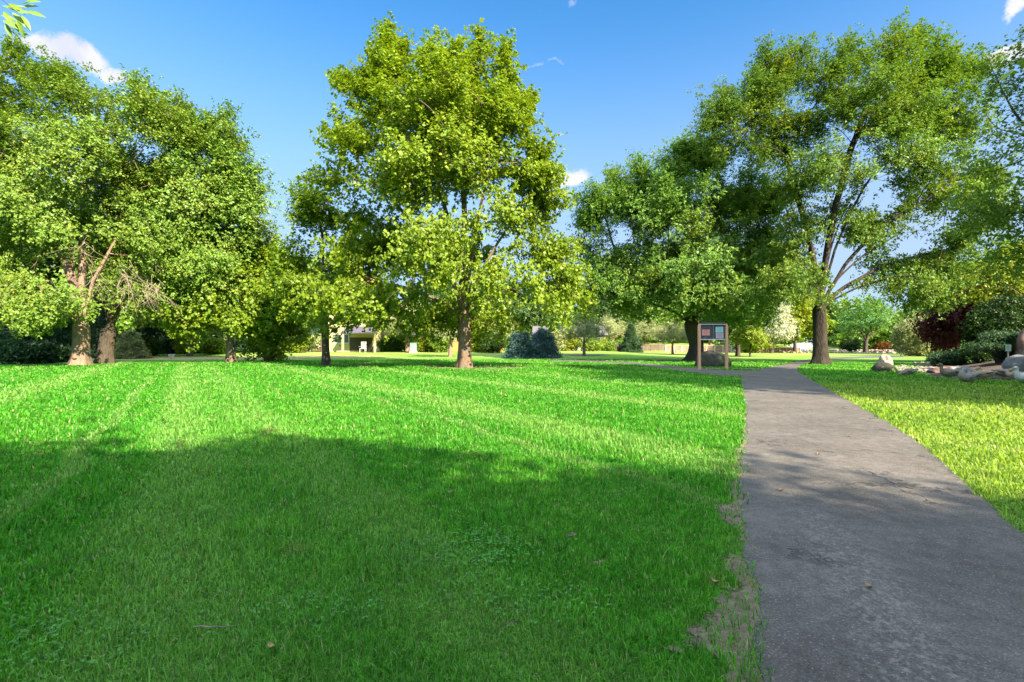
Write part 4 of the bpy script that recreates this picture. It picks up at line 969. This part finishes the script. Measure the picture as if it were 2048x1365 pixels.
for i, (px, py, sx, sy, sz, m_, lb) in enumerate(((1932, 752, .50, .36, .38, RG, 'blue grey rock behind the nearest ducks'), (1908, 747, .34, .3, .30, RG, 'grey slab rock left of the blue grey rock'), (1872, 745, .34, .3, .18, RR, 'dark brown rock at the tip of the mulch bed'), (1892, 740, .55, .4, .2, RR, 'low brown rock under the juniper mound'),
        (2062, 752, 1.0, .8, .98, RG, 'big smooth grey boulder at the right edge'), (2058, 730, .9, .7, 1.2, RR, 'reddish boulder behind the big grey boulder'), (1948, 755, .28, .2, .14, RG, 'small grey stone right of the nearest duck'))):
    rock('rock', B(px, py) + Vector((0, 0, -.02)), sx, sy, sz, m_, lb, 20 + i, rz=i * .7, amp=.26)
# pond, stream and their stony banks
def sheet(name, pts, mat, z, rings_=1):
    cx_, cy_ = sum(p[0] for p in pts) / len(pts), sum(p[1] for p in pts) / len(pts)
    v = [(cx_, cy_, z)] + [(p[0], p[1], z) for p in pts]; f = [(0, 1 + i, 1 + (i + 1) % len(pts)) for i in range(len(pts))]
    return tag(np_mesh(name, v, np.array(f), mat), None, None, None, 'structure')
pond = [(47, 84), (60, 80), (75, 79), (92, 82), (112, 90), (128, 104), (122, 116), (95, 118), (70, 117), (48, 113), (40, 100)]
pondc = [(p.x, p.y) for p in chaikin([Vector((a, b, 0)) for a, b in pond + [pond[0]]], 2)][:-1]
sheet('pond', pondc, M['water'], .03)
stream = [(p.x, p.y) for p in rough_edge(resample(chaikin([G(*q) for q in ((1800, 744), (1850, 742.5), (1848, 736), (1885, 729), (1905, 722), (1890, 720), (1845, 729), (1808, 735.5), (1788, 741), (1800, 744))], 2), 60), .08)]
SW, t_, o_ = new_mat('shallow_stream'); principled(t_, o_, t_.ramp(t_.noise(t_.node('ShaderNodeNewGeometry').outputs['Position'], 4, 5, .7), [(.35, (.25, .28, .30)), (.65, (.62, .64, .66))]), .12, None, .6)
sheet('stream', stream, SW, .025)
def pebbles():
    rng = np.random.default_rng(12); import bmesh
    bm = bmesh.new(); bmesh.ops.create_icosphere(bm, subdivisions=1, radius=1); v0 = np.array([v.co[:] for v in bm.verts]); f0 = np.array([[v.index for v in f.verts] for f in bm.faces]); bm.free()
    V, Fc = [], []; pts = []
    for i in range(len(stream)):
        a, b = stream[i], stream[(i + 1) % len(stream)]
        for _ in range(9): t = rng.random(); pts.append((a[0] + (b[0] - a[0]) * t + rng.normal(0, .22), a[1] + (b[1] - a[1]) * t + rng.normal(0, .3), rng.uniform(.05, .16)))
    for i in range(len(pondc)):
        a, b = pondc[i], pondc[(i + 1) % len(pondc)]; L = math.dist(a, b)
        for _ in range(int(L * 5)): t = rng.random(); pts.append((a[0] + (b[0] - a[0]) * t + rng.normal(0, .6), a[1] + (b[1] - a[1]) * t + rng.normal(0, .7), rng.uniform(.15, .5)))
    for k, (x, y, s) in enumerate(pts):
        q = v0 * np.array([s, s * .8, s * .6]) * rng.uniform(.7, 1.2, (1, 3)) * (1 + rng.normal(0, .08, (len(v0), 1))); V.append(q + np.array([x, y, float(gz(x, y)) + s * .15])); Fc.append(f0 + k * len(v0))
    o = np_mesh('bank_stones', np.concatenate(V), np.concatenate(Fc), rock_mat('bank_stone', (.15, .12, .10), (.38, .31, .26), 2)); tag(o, 'pale stones lining the pond and the little stream', 'stones', None, 'stuff')
pebbles()
# fountain spray in the pond
def fountain():
    rng = np.random.default_rng(14); c = Vector((58.5, 97, .03)); root = empty('fountain', c, 'white water jet of the pond fountain seen left of the elm trunk', 'fountain')
    m, t, out = new_mat('water_spray'); p = principled(t, out, (.85, .88, .92), .5, None, .2)
    tr = t.node('ShaderNodeBsdfTranslucent'); tr.inputs[0].default_value = (.9, .93, 1, 1); mx = t.node('ShaderNodeMixShader'); mx.inputs[0].default_value = .5
    t.l.new(p.outputs[0], mx.inputs[1]); t.l.new(tr.outputs[0], mx.inputs[2]); t.l.new(mx.outputs[0], out.inputs[0])
    V = []; 
    for _ in range(7000):
        a = rng.random() * 6.283; ang = rng.choice([.25, .45, .62]) + rng.normal(0, .06); v = rng.uniform(.85, 1.0) * 7.2; tt = rng.random() ** 1.3 * .95
        r = v * math.sin(ang) * tt; z = v * math.cos(ang) * tt * .78 - 4.2 * tt * tt
        if z < 0: continue
        s = rng.uniform(.015, .04) * (1 + tt); q = Vector((r * math.cos(a), r * math.sin(a), z)) + Vector(rng.normal(0, .05 + .12 * tt, 3))
        n = Vector(rng.normal(0, 1, 3)).normalized(); u = n.orthogonal().normalized() * s; w_ = n.cross(u) ; V += [q - u, q + w_, q + u, q - w_]
    n = len(V) // 4; np_mesh('spray', [tuple(v) for v in V], np.arange(n * 4).reshape(-1, 4), m, root)
    mb = MB(); mb.tube([(0, 0, -.02), (0, 0, .12)], [.45, .35], 14); mb.build('nozzle', simple('black_plastic', (.03, .03, .03)), root)
fountain()
# gray patch bank sheet and far path by the pond
# ------------------------------------------------------------------ notice board
def notice_board():
    gl_, gr_ = G(1398.5, 739.5), G(1453, 739.5); c = (gl_ + gr_) / 2; root = empty('notice_board', c, 'wooden notice board on two tan posts with pinned papers beside the path', 'notice board')
    wd = gr_.x - gl_.x; k = c.y / F
    wood, t, out = new_mat('tan_wood'); pos = t.node('ShaderNodeNewGeometry').outputs['Position']
    n = t.noise(t.vmath('MULTIPLY', pos, (1, 1, .08)), 40, 5, .6); principled(t, out, t.ramp(n, [(.3, (.60, .29, .16)), (.7, (.84, .47, .29))]), .8, t.bump(n, .3, .01), .2)
    wh = simple('white_rail_paint', (.62, .60, .57), .5, .08); h = (739.5 - 648) * k
    for s in (-1, 1):
        mb = MB(); x = s * wd / 2; w2 = .066; w3 = .08
        # post with a sloping shoulder on its outer side
        prof = [(-w2, -.05), (w2, -.05), (w2, h), (-w2 * .1, h), (-w2, h - .17)] if s < 0 else [(-w2, -.05), (w2, -.05), (w2, h - .17), (w2 * .1, h), (-w2, h)]
        vs = [(x + a, -w3, b) for a, b in prof] + [(x + a, w3, b) for a, b in prof]; n_ = 5
        mb.add(vs, [tuple(range(n_)), tuple(range(2 * n_ - 1, n_ - 1, -1))] + [(i + n_, (i + 1) % n_ + n_, (i + 1) % n_, i) for i in range(n_)]); mb.build('post', wood, root, bevel=.008)
    zt, zb = (739.5 - 649.5) * k, (739.5 - 679.5) * k; iw = wd - .17
    MB().box((0, 0, zt + .01), (iw, .12, .05)).build('top_rail', wh, root, bevel=.006)
    MB().box((0, 0, zb), (iw, .12, .055)).build('bottom_rail', wh, root, bevel=.006)
    MB().box((0, 0, zt + .09), (iw, .16, .09)).build('header_board', simple('dark_wood', (.09, .065, .045), .8), root, bevel=.01)
    ph = zt - zb - .05
    cork, t, out = new_mat('dark_backing'); ps = t.node('ShaderNodeNewGeometry').outputs['Position']; nz = t.noise(t.vmath('MULTIPLY', ps, (1, 1, 2)), 5, 5, .7)
    principled(t, out, t.ramp(nz, [(.35, (.035, .03, .035)), (.7, (.14, .12, .13))]), .3, None, .5)
    MB().box((0, .03, (zt + zb) / 2), (iw, .04, ph)).build('back_panel', cork, root)
    MB().box((.01, -.03, (zt + zb) / 2), (.045, .05, ph)).build('centre_strip', simple('olive_strip', (.16, .18, .13), .6), root)
    ink = {}
    def paper(x, z, w_, h_, col, icol, nm):
        p = MB().box((x, .003, z), (w_, .006, h_)).build('paper', simple('paper_' + nm, col, .8, .04), root)
        mb = MB(); rr = random.Random(len(nm))
        for i in range(9):
            zz = z + h_ * .36 - i * h_ * .085; L = w_ * (.5 if i == 0 else rr.uniform(.55, .78)); mb.box((x, -.002, zz), (L, .003, h_ * (.05 if i == 0 else .026)))
        mb.build('printed_lines', simple('ink_' + nm, icol, .8, .03), p)
    paper(-iw * .285, zb + ph * .5, iw * .31, ph * .42, (.85, .36, .33), (.55, .14, .12), 'coral')
    paper(iw * .27, zb + ph * .70, iw * .31, ph * .40, (.42, .66, .64), (.22, .42, .42), 'teal_')
    paper(iw * .28, zb + ph * .28, iw * .31, ph * .38, (.60, .45, .52), (.42, .26, .34), 'mauve__')
notice_board()
# small sign on a stake in the mulch bed
def small_sign():
    g = B(2016, 748); root = empty('sign', g, 'small pale sign on a thin stake in the mulch bed', 'sign'); root.rotation_euler = (0, 0, -.35); k = g.y / F
    h = (748 - 690) * k
    MB().box((0, 0, h * .5 - .05), (.045, .04, h + .05)).build('stake', simple('weathered_stake', (.36, .34, .30), .8), root, bevel=.004)
    pn = MB().box((-.01, -.035, h - .14), (.20, .016, .30)).build('sign_panel', simple('pale_green_panel', (.50, .56, .44), .6, .05), root, bevel=.004)
    mb = MB()
    for i in range(4): mb.box((-.01, -.0455, h - .06 - i * .05), (.12 - .02 * (i % 2), .003, .014))
    mb.build('printed_lines', simple('sign_ink', (.20, .28, .20), .7), pn)
small_sign()

# ------------------------------------------------------------------ ducks
def feather_mat(name, a, b, head=None):
    m, t, out = new_mat(name); g = t.node('ShaderNodeTexCoord').outputs['Object']
    v = t.voro(t.vmath('MULTIPLY', g, (.55, 1, 1)), 26, 'F1'); n = t.noise(g, 14, 4, .6)
    c = t.ramp(t.math('ADD', t.math('MULTIPLY', v, .9), t.math('MULTIPLY', n, .35)), [(.25, a), (.6, b)])
    if head:
        z = t.sep(g)[2]; c = t.mix(t.mapr(z, .36, .42), c, head)
    principled(t, out, c, .8, t.bump(v, .4, .01), .2); return m
BR = feather_mat('brown_feathers', (.07, .052, .038), (.26, .20, .155), (.17, .13, .10)); BR2 = feather_mat('grey_feathers', (.11, .095, .083), (.33, .285, .25), (.33, .29, .26)); BW = feather_mat('pale_feathers', (.40, .37, .36), (.70, .67, .66)); BT_ = feather_mat('buff_feathers', (.25, .17, .11), (.50, .36, .25))
BILL = simple('orange_bill', (.55, .27, .06), .4, .1); DARKF = simple('dark_wing_feathers', (.05, .045, .045), .7, .3, 30); WHF = simple('white_feathers', (.62, .60, .58), .7, .05)
def duck(px, py, head, scale, mat, label, pose='up', wing=DARKF):
    """head: facing angle (0 = towards +x). Body is one swept surface from tail to beak base."""
    g = B(px, py); root = empty('duck', g, label, 'duck', 'ducks resting on the grass by the mulch bed'); root.rotation_euler = (0, 0, head); root.scale = (scale,) * 3
    if pose == 'up': sp = [(-.30, .235, .012, .03), (-.25, .225, .035, .06), (-.17, .20, .085, .10), (-.05, .18, .115, .13), (.08, .18, .12, .13), (.17, .205, .10, .105), (.22, .26, .068, .068), (.245, .32, .046, .044), (.25, .38, .040, .038), (.262, .425, .050, .046), (.285, .435, .046, .042), (.31, .428, .026, .026), (.322, .425, .014, .016)]
    elif pose == 'tuck': sp = [(-.30, .20, .012, .03), (-.25, .19, .035, .06), (-.17, .165, .085, .10), (-.05, .15, .115, .13), (.08, .15, .12, .13), (.16, .18, .10, .10), (.19, .235, .065, .065), (.17, .285, .05, .046), (.13, .315, .052, .046), (.095, .315, .046, .042), (.07, .305, .024, .024)]
    else: sp = [(-.28, .30, .012, .03), (-.23, .28, .035, .06), (-.15, .24, .085, .10), (-.03, .20, .115, .13), (.10, .17, .12, .12), (.19, .15, .085, .085), (.25, .13, .055, .055), (.30, .10, .042, .040), (.34, .075, .046, .040), (.375, .055, .036, .034), (.395, .045, .018, .018)]
    pts = [Vector((a, 0, b)) for a, b, _, _ in sp]; fine = []; rads = []
    for i in range(len(sp) - 1):
        for k in range(3):
            t = k / 3; p0, p1, p2, p3 = [Vector((sp[max(0, min(len(sp) - 1, j))][0], 0, sp[max(0, min(len(sp) - 1, j))][1])) for j in (i - 1, i, i + 1, i + 2)]
            fine.append(.5 * ((2 * p1) + (-p0 + p2) * t + (2 * p0 - 5 * p1 + 4 * p2 - p3) * t * t + (-p0 + 3 * p1 - 3 * p2 + p3) * t ** 3)); rads.append([sp[i][2] * (1 - t) + sp[i + 1][2] * t, sp[i][3] * (1 - t) + sp[i + 1][3] * t])
    fine.append(pts[-1]); rads.append([sp[-1][2], sp[-1][3]])
    mb = MB(); m = len(fine); vs = []; n = 16
    for i, p in enumerate(fine):
        t = (fine[min(i + 1, m - 1)] - fine[max(0, i - 1)]).normalized(); side = Vector((0, 1, 0)); up = t.cross(side).normalized()
        for k in range(n): th = 2 * math.pi * k / n; vs.append(p + side * math.cos(th) * rads[i][1] + up * math.sin(th) * rads[i][0])
    mb.add(vs, [(i * n + k, i * n + (k + 1) % n, (i + 1) * n + (k + 1) % n, (i + 1) * n + k) for i in range(m - 1) for k in range(n)] + [tuple(range(n))[::-1], tuple((m - 1) * n + k for k in range(n))])
    mb.build('body', mat, root, smooth=True)
    hd = fine[-1]; t = (fine[-1] - fine[-3]).normalized(); hc = fine[-8]
    mb = MB(); mb.tube([hd - t * .012, hd + t * .02, hd + t * .05, hd + t * .062], [.017, .015, .013, .004], 8, [(1, .8), (.9, .55), (1.2, .3), (1, .2)]); mb.build('bill', BILL, root, smooth=True)
    for s in (-1, 1):
        mb = MB(); e = hd - t * .04 + Vector((0, s * .037, 0)) + Vector((0, 0, .012)); mb.tube([e - Vector((0, s * .004, 0)), e + Vector((0, s * .004, 0))], [.006, .004], 6); mb.build('eye', simple('duck_eye', (.01, .01, .01), .2) if 'eye' not in M else M['eye'], root)
        # folded wing, a curved slab lying on the flank with its tip over the tail
        wp = []; bz = fine[9].z
        prof = [(.13, .04, .0), (.10, .085, .02), (0, .10, .03), (-.12, .085, .035), (-.22, .05, .045), (-.31, .012, .06)]
        vs = []; oz = pts[3].z
        for x_, hh, lift in prof:
            yb = .138 if x_ > -.1 else .138 - (-.1 - x_) * .42
            for u in (-1, -.3, .4, 1): vs.append((x_, s * (yb - .045 * max(0, u) ** 2 - .012 * u * u), oz + .015 + lift + u * hh * .7))
        k = len(prof); vs2 = [(a, b - s * .03, c) for a, b, c in vs]; fs = [(i * 4 + j, i * 4 + j + 1, (i + 1) * 4 + j + 1, (i + 1) * 4 + j) for i in range(k - 1) for j in range(3)]; nn_ = len(vs)
        fs2 = [tuple(q + nn_ for q in reversed(f)) for f in fs]; ed = [i * 4 for i in range(k)] + [(k - 1) * 4 + j for j in range(1, 4)] + [i * 4 + 3 for i in range(k - 2, -1, -1)] + [2, 1]
        fs3 = [(ed[i], ed[(i + 1) % len(ed)], ed[(i + 1) % len(ed)] + nn_, ed[i] + nn_) for i in range(len(ed))]
        wg = MB().add(vs + vs2, fs + fs2 + fs3).build('wing', mat, root, smooth=True)
        MB().add([(-.02, s * .150, oz + .0), (-.02, s * .149, oz + .03), (-.16, s * .127, oz + .06), (-.28, s * .062, oz + .105), (-.16, s * .129, oz + .035)], [(0, 1, 2, 4), (4, 2, 3)]).build('wing_stripe', WHF if wing is WHF else DARKF, wg)
        mb = MB(); zf = .0; mb.tube([(-.01, s * .06, oz - .07), (.0, s * .06, .045), (.01, s * .06, .012)], [.016, .010, .010], 6)
        mb.add([(-.01, s * .06, .012), (.075, s * .06 - .035, .006), (.085, s * .06, .008), (.075, s * .06 + .035, .006), (-.01, s * .06, .002)], [(0, 1, 2), (0, 2, 3), (4, 2, 1), (4, 3, 2), (0, 4, 1), (0, 3, 4)]); mb.build('foot', BILL, root)
M['eye'] = simple('duck_eye', (.01, .01, .01), .2)
duck(1900, 758, math.pi - .1, 1.35, BR, 'brown duck with raised head and orange bill, leftmost of the close flock')
duck(1936, 767, math.pi + .25, 1.55, BR2, 'mottled duck with folded dark wings standing nearest, just left of the small grey stone', 'tuck')
duck(1966, 758, math.pi - .5, 1.35, BT_, 'buff brown duck resting right of the grey rocks', 'tuck')
duck(2008, 758, -.25, 1.35, BR2, 'duck with upright grey neck and tail to the left, under the small sign')
duck(2033, 760, 2.2, 1.25, BT_, 'orange buff duck hunched between the two pale necked ducks', 'tuck', WHF)
duck(2050, 769, math.pi + .1, 1.35, BW, 'whitish duck cut by the right edge of the photo', 'up', WHF)
duck(1818, 754, math.pi - .2, 1.15, BR, 'dark duck feeding alone before the stream with a white tail', 'feed', WHF)

# ------------------------------------------------------------------ houses, fences and small things at the back
YEL = simple('yellow_stucco', (.44, .385, .20), .9, .06, 3); GLS, t_, o_ = new_mat('window_glass'); principled(t_, o_, (.05, .07, .09), .08, None, .7)
WHT = simple('white_paint', (.60, .59, .57), .5, .05); ROOF = simple('grey_shingles', (.13, .12, .13), .9, .3, 12); PLUMC = simple('purple_awning', (.10, .085, .13), .8, .1); DKW = simple('recess_shade', (.065, .055, .05), .8); PNK = simple('pink_siding', (.36, .25, .21), .8, .08)
def window(root, x, y, z, w_, h_):
    f = MB(); t = .09
    for bx in ((x, z + h_ / 2, w_ + t, t), (x, z - h_ / 2, w_ + t, t)): f.box((bx[0], y - .05, bx[1]), (bx[2], .1, bx[3]))
    for sx in (-1, 0, 1): f.box((x + sx * w_ / 2, y - .048, z), (t, .096, h_ - t))
    o = f.build('window', WHT, root); MB().box((x, y - .02, z), (w_, .03, h_)).build('pane', GLS, o)
def house():
    g = G(705, 704.5); root = empty('yellow_house', g, 'pale yellow house with a covered patio behind the small maple', 'house'); k = g.y / F
    X_ = lambda px: (px - 705) * k
    Z_ = lambda py: (704.5 - py) * k
    x0, x1 = X_(655), X_(760); MB().box(((x0 + x1) / 2, 4, 2.9), (x1 - x0, 8, 6.2)).build('wall', YEL, root)
    # flat dark panel on the wall, its colour standing in for porch recess shade
    MB().box((X_(722), -.02, Z_(704.5 - 15)), (X_(745) - X_(700), .06, Z_(704.5 - 28))).build('recess_shade_panel', DKW, root)
    window(root, X_(683), 0, Z_(678), X_(698) - X_(668), Z_(670) - Z_(687))
    window(root, X_(690), 0, Z_(630), 2.4, 1.6)
    mb = MB(); yw = -3.; mb.add([(X_(696), -.01, Z_(655)), (X_(764), -.01, Z_(655)), (X_(764), yw, Z_(668)), (X_(696), yw, Z_(668)), (X_(696), -.01, Z_(655) + .15), (X_(764), -.01, Z_(655) + .15), (X_(764), yw, Z_(668) + .15), (X_(696), yw, Z_(668) + .15)], [(0, 1, 2, 3), (7, 6, 5, 4), (0, 4, 5, 1), (1, 5, 6, 2), (2, 6, 7, 3), (3, 7, 4, 0)]); mb.build('awning', PLUMC, root)
    for px in (699.5, 761): MB().box((X_(px), yw + .2, Z_(668) / 2), (.24, .24, Z_(668))).build('porch_post', YEL, root)
    mb = MB(); a, b, e = x0 - .5, x1 + .5, 6.0; mb.add([(a, -.6, e), (b, -.6, e), (b, 8.6, e), (a, 8.6, e), (a + 1, 4, e + 2.2), (b - 1, 4, e + 2.2)], [(0, 1, 5, 4), (2, 3, 4, 5), (3, 0, 4), (1, 2, 5), (3, 2, 1, 0)]); mb.build('roof', ROOF, root)
house()
def small_house(px, py, w_, h_, d_, wall, lb, rz=0., roofm=None):
    g = G(px, py); root = empty('house', g, lb, 'house'); root.rotation_euler = (0, 0, rz)
    MB().box((0, d_ / 2, h_ / 2 - .1), (w_, d_, h_ + .2)).build('wall', wall, root); window(root, -w_ * .22, 0, h_ * .55, w_ * .16, h_ * .3); window(root, w_ * .22, 0, h_ * .55, w_ * .16, h_ * .3)
    MB().box((0, -.03, 1.05), (1.0, .06, 2.1)).build('door', WHT, root)
    a = w_ / 2 + .5; mb = MB(); mb.add([(-a, -.5, h_), (a, -.5, h_), (a, d_ + .5, h_), (-a, d_ + .5, h_), (-a * .96, d_ / 2, h_ + 1.9), (a * .96, d_ / 2, h_ + 1.9)], [(0, 1, 5, 4), (2, 3, 4, 5), (3, 0, 4), (1, 2, 5), (3, 2, 1, 0)]); mb.build('roof', roofm or ROOF, root)
small_house(868, 699, 8, 3.0, 7, PNK, 'low pinkish house seen between the pale pines')
small_house(1140, 700, 14, 2.9, 7, simple('grey_white_siding', (.30, .31, .31), .8, .05), 'low whitish house behind the lone pale pine')
small_house(1800, 691, 16, 4.2, 9, simple('grey_siding', (.3, .3, .32), .8, .05), 'pale house beyond the pond behind the reddish bush')
def fence(pa, pb, h, mat, label, post_mat=None, n=6, topr=None):
    a, b = G(*pa), G(*pb); root = empty('fence', a, label, 'fence'); v = b - a; L = v.length; ang = math.atan2(v.y, v.x); root.rotation_euler = (0, 0, ang)
    mb = MB(); m = int(L / .16)
    for i in range(m): mb.box(((i + .5) * L / m, 0, h / 2 + .03 + .01 * math.sin(i * 2.3)), (L / m - .015, .03, h - .06 + .02 * math.sin(i * 1.7)))
    mb.build('board_panel', mat, root)
    for i in range(n + 1): MB().box((i * L / n, -.06, h / 2 + .05), (.12, .09, h + .12)).build('post', post_mat or mat, root)
    MB().box((L / 2, -.03, h + .03), (L, .14, .06)).build('top_rail', topr or post_mat or mat, root)
def board_wood(name, a, b):
    m, t, out = new_mat(name); pos = t.node('ShaderNodeNewGeometry').outputs['Position']; c = t.ramp(t.math('ADD', t.math('MULTIPLY', t.noise(pos, 1.4, 4), .5), t.math('MULTIPLY', t.noise(t.vmath('MULTIPLY', pos, (6, 6, .4)), 3, 3), .5)), [(.35, a), (.65, b)]); principled(t, out, c, .85, None, .15); return m
WF = board_wood('brown_fence_wood', (.22, .13, .09), (.48, .30, .22)); OF = board_wood('orange_fence_wood', (.42, .17, .05), (.60, .28, .10)); DF = board_wood('dark_fence_wood', (.09, .065, .05), (.2, .15, .12)); TR = simple('pale_rail', (.66, .55, .47), .7, .08)
fence((1232, 704), (1330, 704.5), 1.15, DF, 'dark wooden fence stretch left of the dense tree trunk')
fence((1331, 705.5), (1462, 705.5), 1.2, WF, 'reddish wooden fence with pale rail behind the notice board', TR, 8)
fence((1492, 706), (1600, 706), .9, WF, 'low reddish fence reaching the pond right of the stout trunk', TR, 8)
fence((905, 705), (1005, 704.5), 1.5, OF, 'orange wooden fence behind the centre maple trunk', OF, 6)
fence((585, 704), (655, 704.5), 1.6, DF, 'dark picket fence left of the yellow house')
fence((-60, 712), (130, 712), 1.0, DF, 'dark low fence behind the spruces at far left')
# white slatted frame at the left edge
def rail_frame():
    d_ = 44.; g = Vector((A(0, 0, d_).x, d_, float(gz(-40, d_)))); root = empty('goal_frame', g, 'white barred frame on a pale post at the left edge', 'frame'); k = d_ / F
    MB().box((27 * k, 0, (HOR - 660) * k * .5 + .7), (.16, .12, H + (HOR - 655) * k)).build('post', WHT, root)
    for py in (658, 663.5, 677): MB().box((12 * k, -.08, H + (HOR - py) * k), (36 * k, .05, .09)).build('bar', WHT, root)
    MB().box((2 * k, -.02, H + (HOR - 667) * k), (.08, .06, 1.0)).build('upright', WHT, root)
rail_frame()
# adirondack style white chair on the patio
def chair():
    g = G(726, 705.5); root = empty('patio_chair', g, 'white slatted garden chair before the patio of the yellow house', 'chair')
    s = 1.35
    MB().box((0, 0, .40 * s), (.55 * s, .5 * s, .05)).build('seat', WHT, root)
    mb = MB()
    for i in range(5): mb.box(((-.22 + .11 * i) * s, .26 * s, .75 * s), (.09 * s, .03, .75 * s))
    mb.build('backrest', WHT, root)
    for sx in (-1, 1):
        for sy in (-1, 1): MB().box((sx * .25 * s, sy * .2 * s, .2 * s), (.06, .06, .4 * s)).build('leg', WHT, root)
        MB().box((sx * .30 * s, -.02, .60 * s), (.09 * s, .55 * s, .03)).build('armrest', WHT, root)
chair()
def pot(px, py, s, mat, lb):
    g = G(px, py); root = empty('plant_pot', g, lb, 'pot'); mb = MB(); n = 18
    prof = [(.22, 0), (.30, .45), (.33, .46), (.33, .52), (.28, .52), (.26, .44)]; vs = [(r * s * math.cos(2 * math.pi * k / n), r * s * math.sin(2 * math.pi * k / n), z * s) for r, z in prof for k in range(n)]
    mb.add(vs, [(i * n + k, i * n + (k + 1) % n, (i + 1) * n + (k + 1) % n, (i + 1) * n + k) for i in range(len(prof) - 1) for k in range(n)] + [tuple(range(n))[::-1]]); mb.build('pot_body', mat, root, smooth=False)
    MB().tube([(0, 0, .40 * s), (0, 0, .45 * s)], [.26 * s, .265 * s], 16).build('soil', M['mulch'], root)
pot(343, 718, .85, WHT, 'white pot standing on the dry ground behind the ash trunks')
pot(752, 704.5, 1.5, simple('grey_tub', (.4, .41, .42), .7), 'grey tub right of the white chair')
def utility():
    g = G(827, 706); root = empty('utility_box', g, 'green metal utility box at the edge of the far lawn', 'utility box'); gm = simple('utility_green', (.20, .32, .28), .5, .08)
    MB().box((0, 0, .07), (1.0, .9, .16)).build('base', simple('concrete', (.5, .49, .46), .9), root); MB().box((0, 0, .72), (.85, .75, 1.14), 0, .94).build('cabinet', gm, root, bevel=.03)
    MB().box((0, 0, 1.31), (.88, .78, .07)).build('lid', gm, root, bevel=.02)
utility()
# stick and fallen leaves
def stick():
    a, b = G(392, 1273), G(474, 1271); mb = MB(); n = 7; pts = [a.lerp(b, i / n) + Vector((0, .004 * math.sin(i * 1.3), .05 + .004 * math.sin(i * 2.1))) for i in range(n + 1)]
    pts = [p - a for p in pts]; o = mb.tube(pts, [.004, .0045, .004, .0038, .0035, .003, .0025, .002], 6).build('stick', M['twig']); o.location = a; tag(o, 'thin pale twig lying in the shaded grass', 'twig')
stick()
def fallen():
    rr = random.Random(4); mt = simple('dry_leaf', (.34, .24, .12), .8, .3, 30); i = 0
    spots = [((1636, 912), 'brown leaf on the path at the shadow edge'), ((1697, 876), 'dark curled leaf on the sunlit path'), ((1428, 1178), 'tan leaf in the grass near the bare dirt edge'), ((745, 868), 'tan leaf in the grass by the shadow edge'), ((1252, 960), 'pale leaf lying in the grass left of the path'), ((545, 1312), 'small orange leaf in the near grass'), ((1560, 985), 'small leaf on the shaded path near its left edge'), ((1735, 1180), 'small leaf on the shaded path middle')]
    for (px, py), lb in spots:
        g = G(px, py); on_path = inside(np.array([g.x]), np.array([g.y]), path_poly)[0]; z = .024 if on_path else .045; L = .024; a = rr.uniform(0, 6); vs = []
        for u, w_ in ((-1, 0.05), (-.5, .45), (0, .6), (.5, .4), (1, .04)):
            for s in (-1, 0, 1): x_, y_ = u * L, s * w_ * L; vs.append((x_ * math.cos(a) - y_ * math.sin(a), x_ * math.sin(a) + y_ * math.cos(a), .012 * abs(s) + .012 * u * u))
        o = MB().add(vs, [(i * 3 + j, i * 3 + j + 1, (i + 1) * 3 + j + 1, (i + 1) * 3 + j) for i in range(4) for j in range(2)]).build('fallen_leaf', mt, smooth=True)
        o.location = (g.x, g.y, z - .006); tag(o, lb, 'leaf', 'fallen leaves')
fallen()
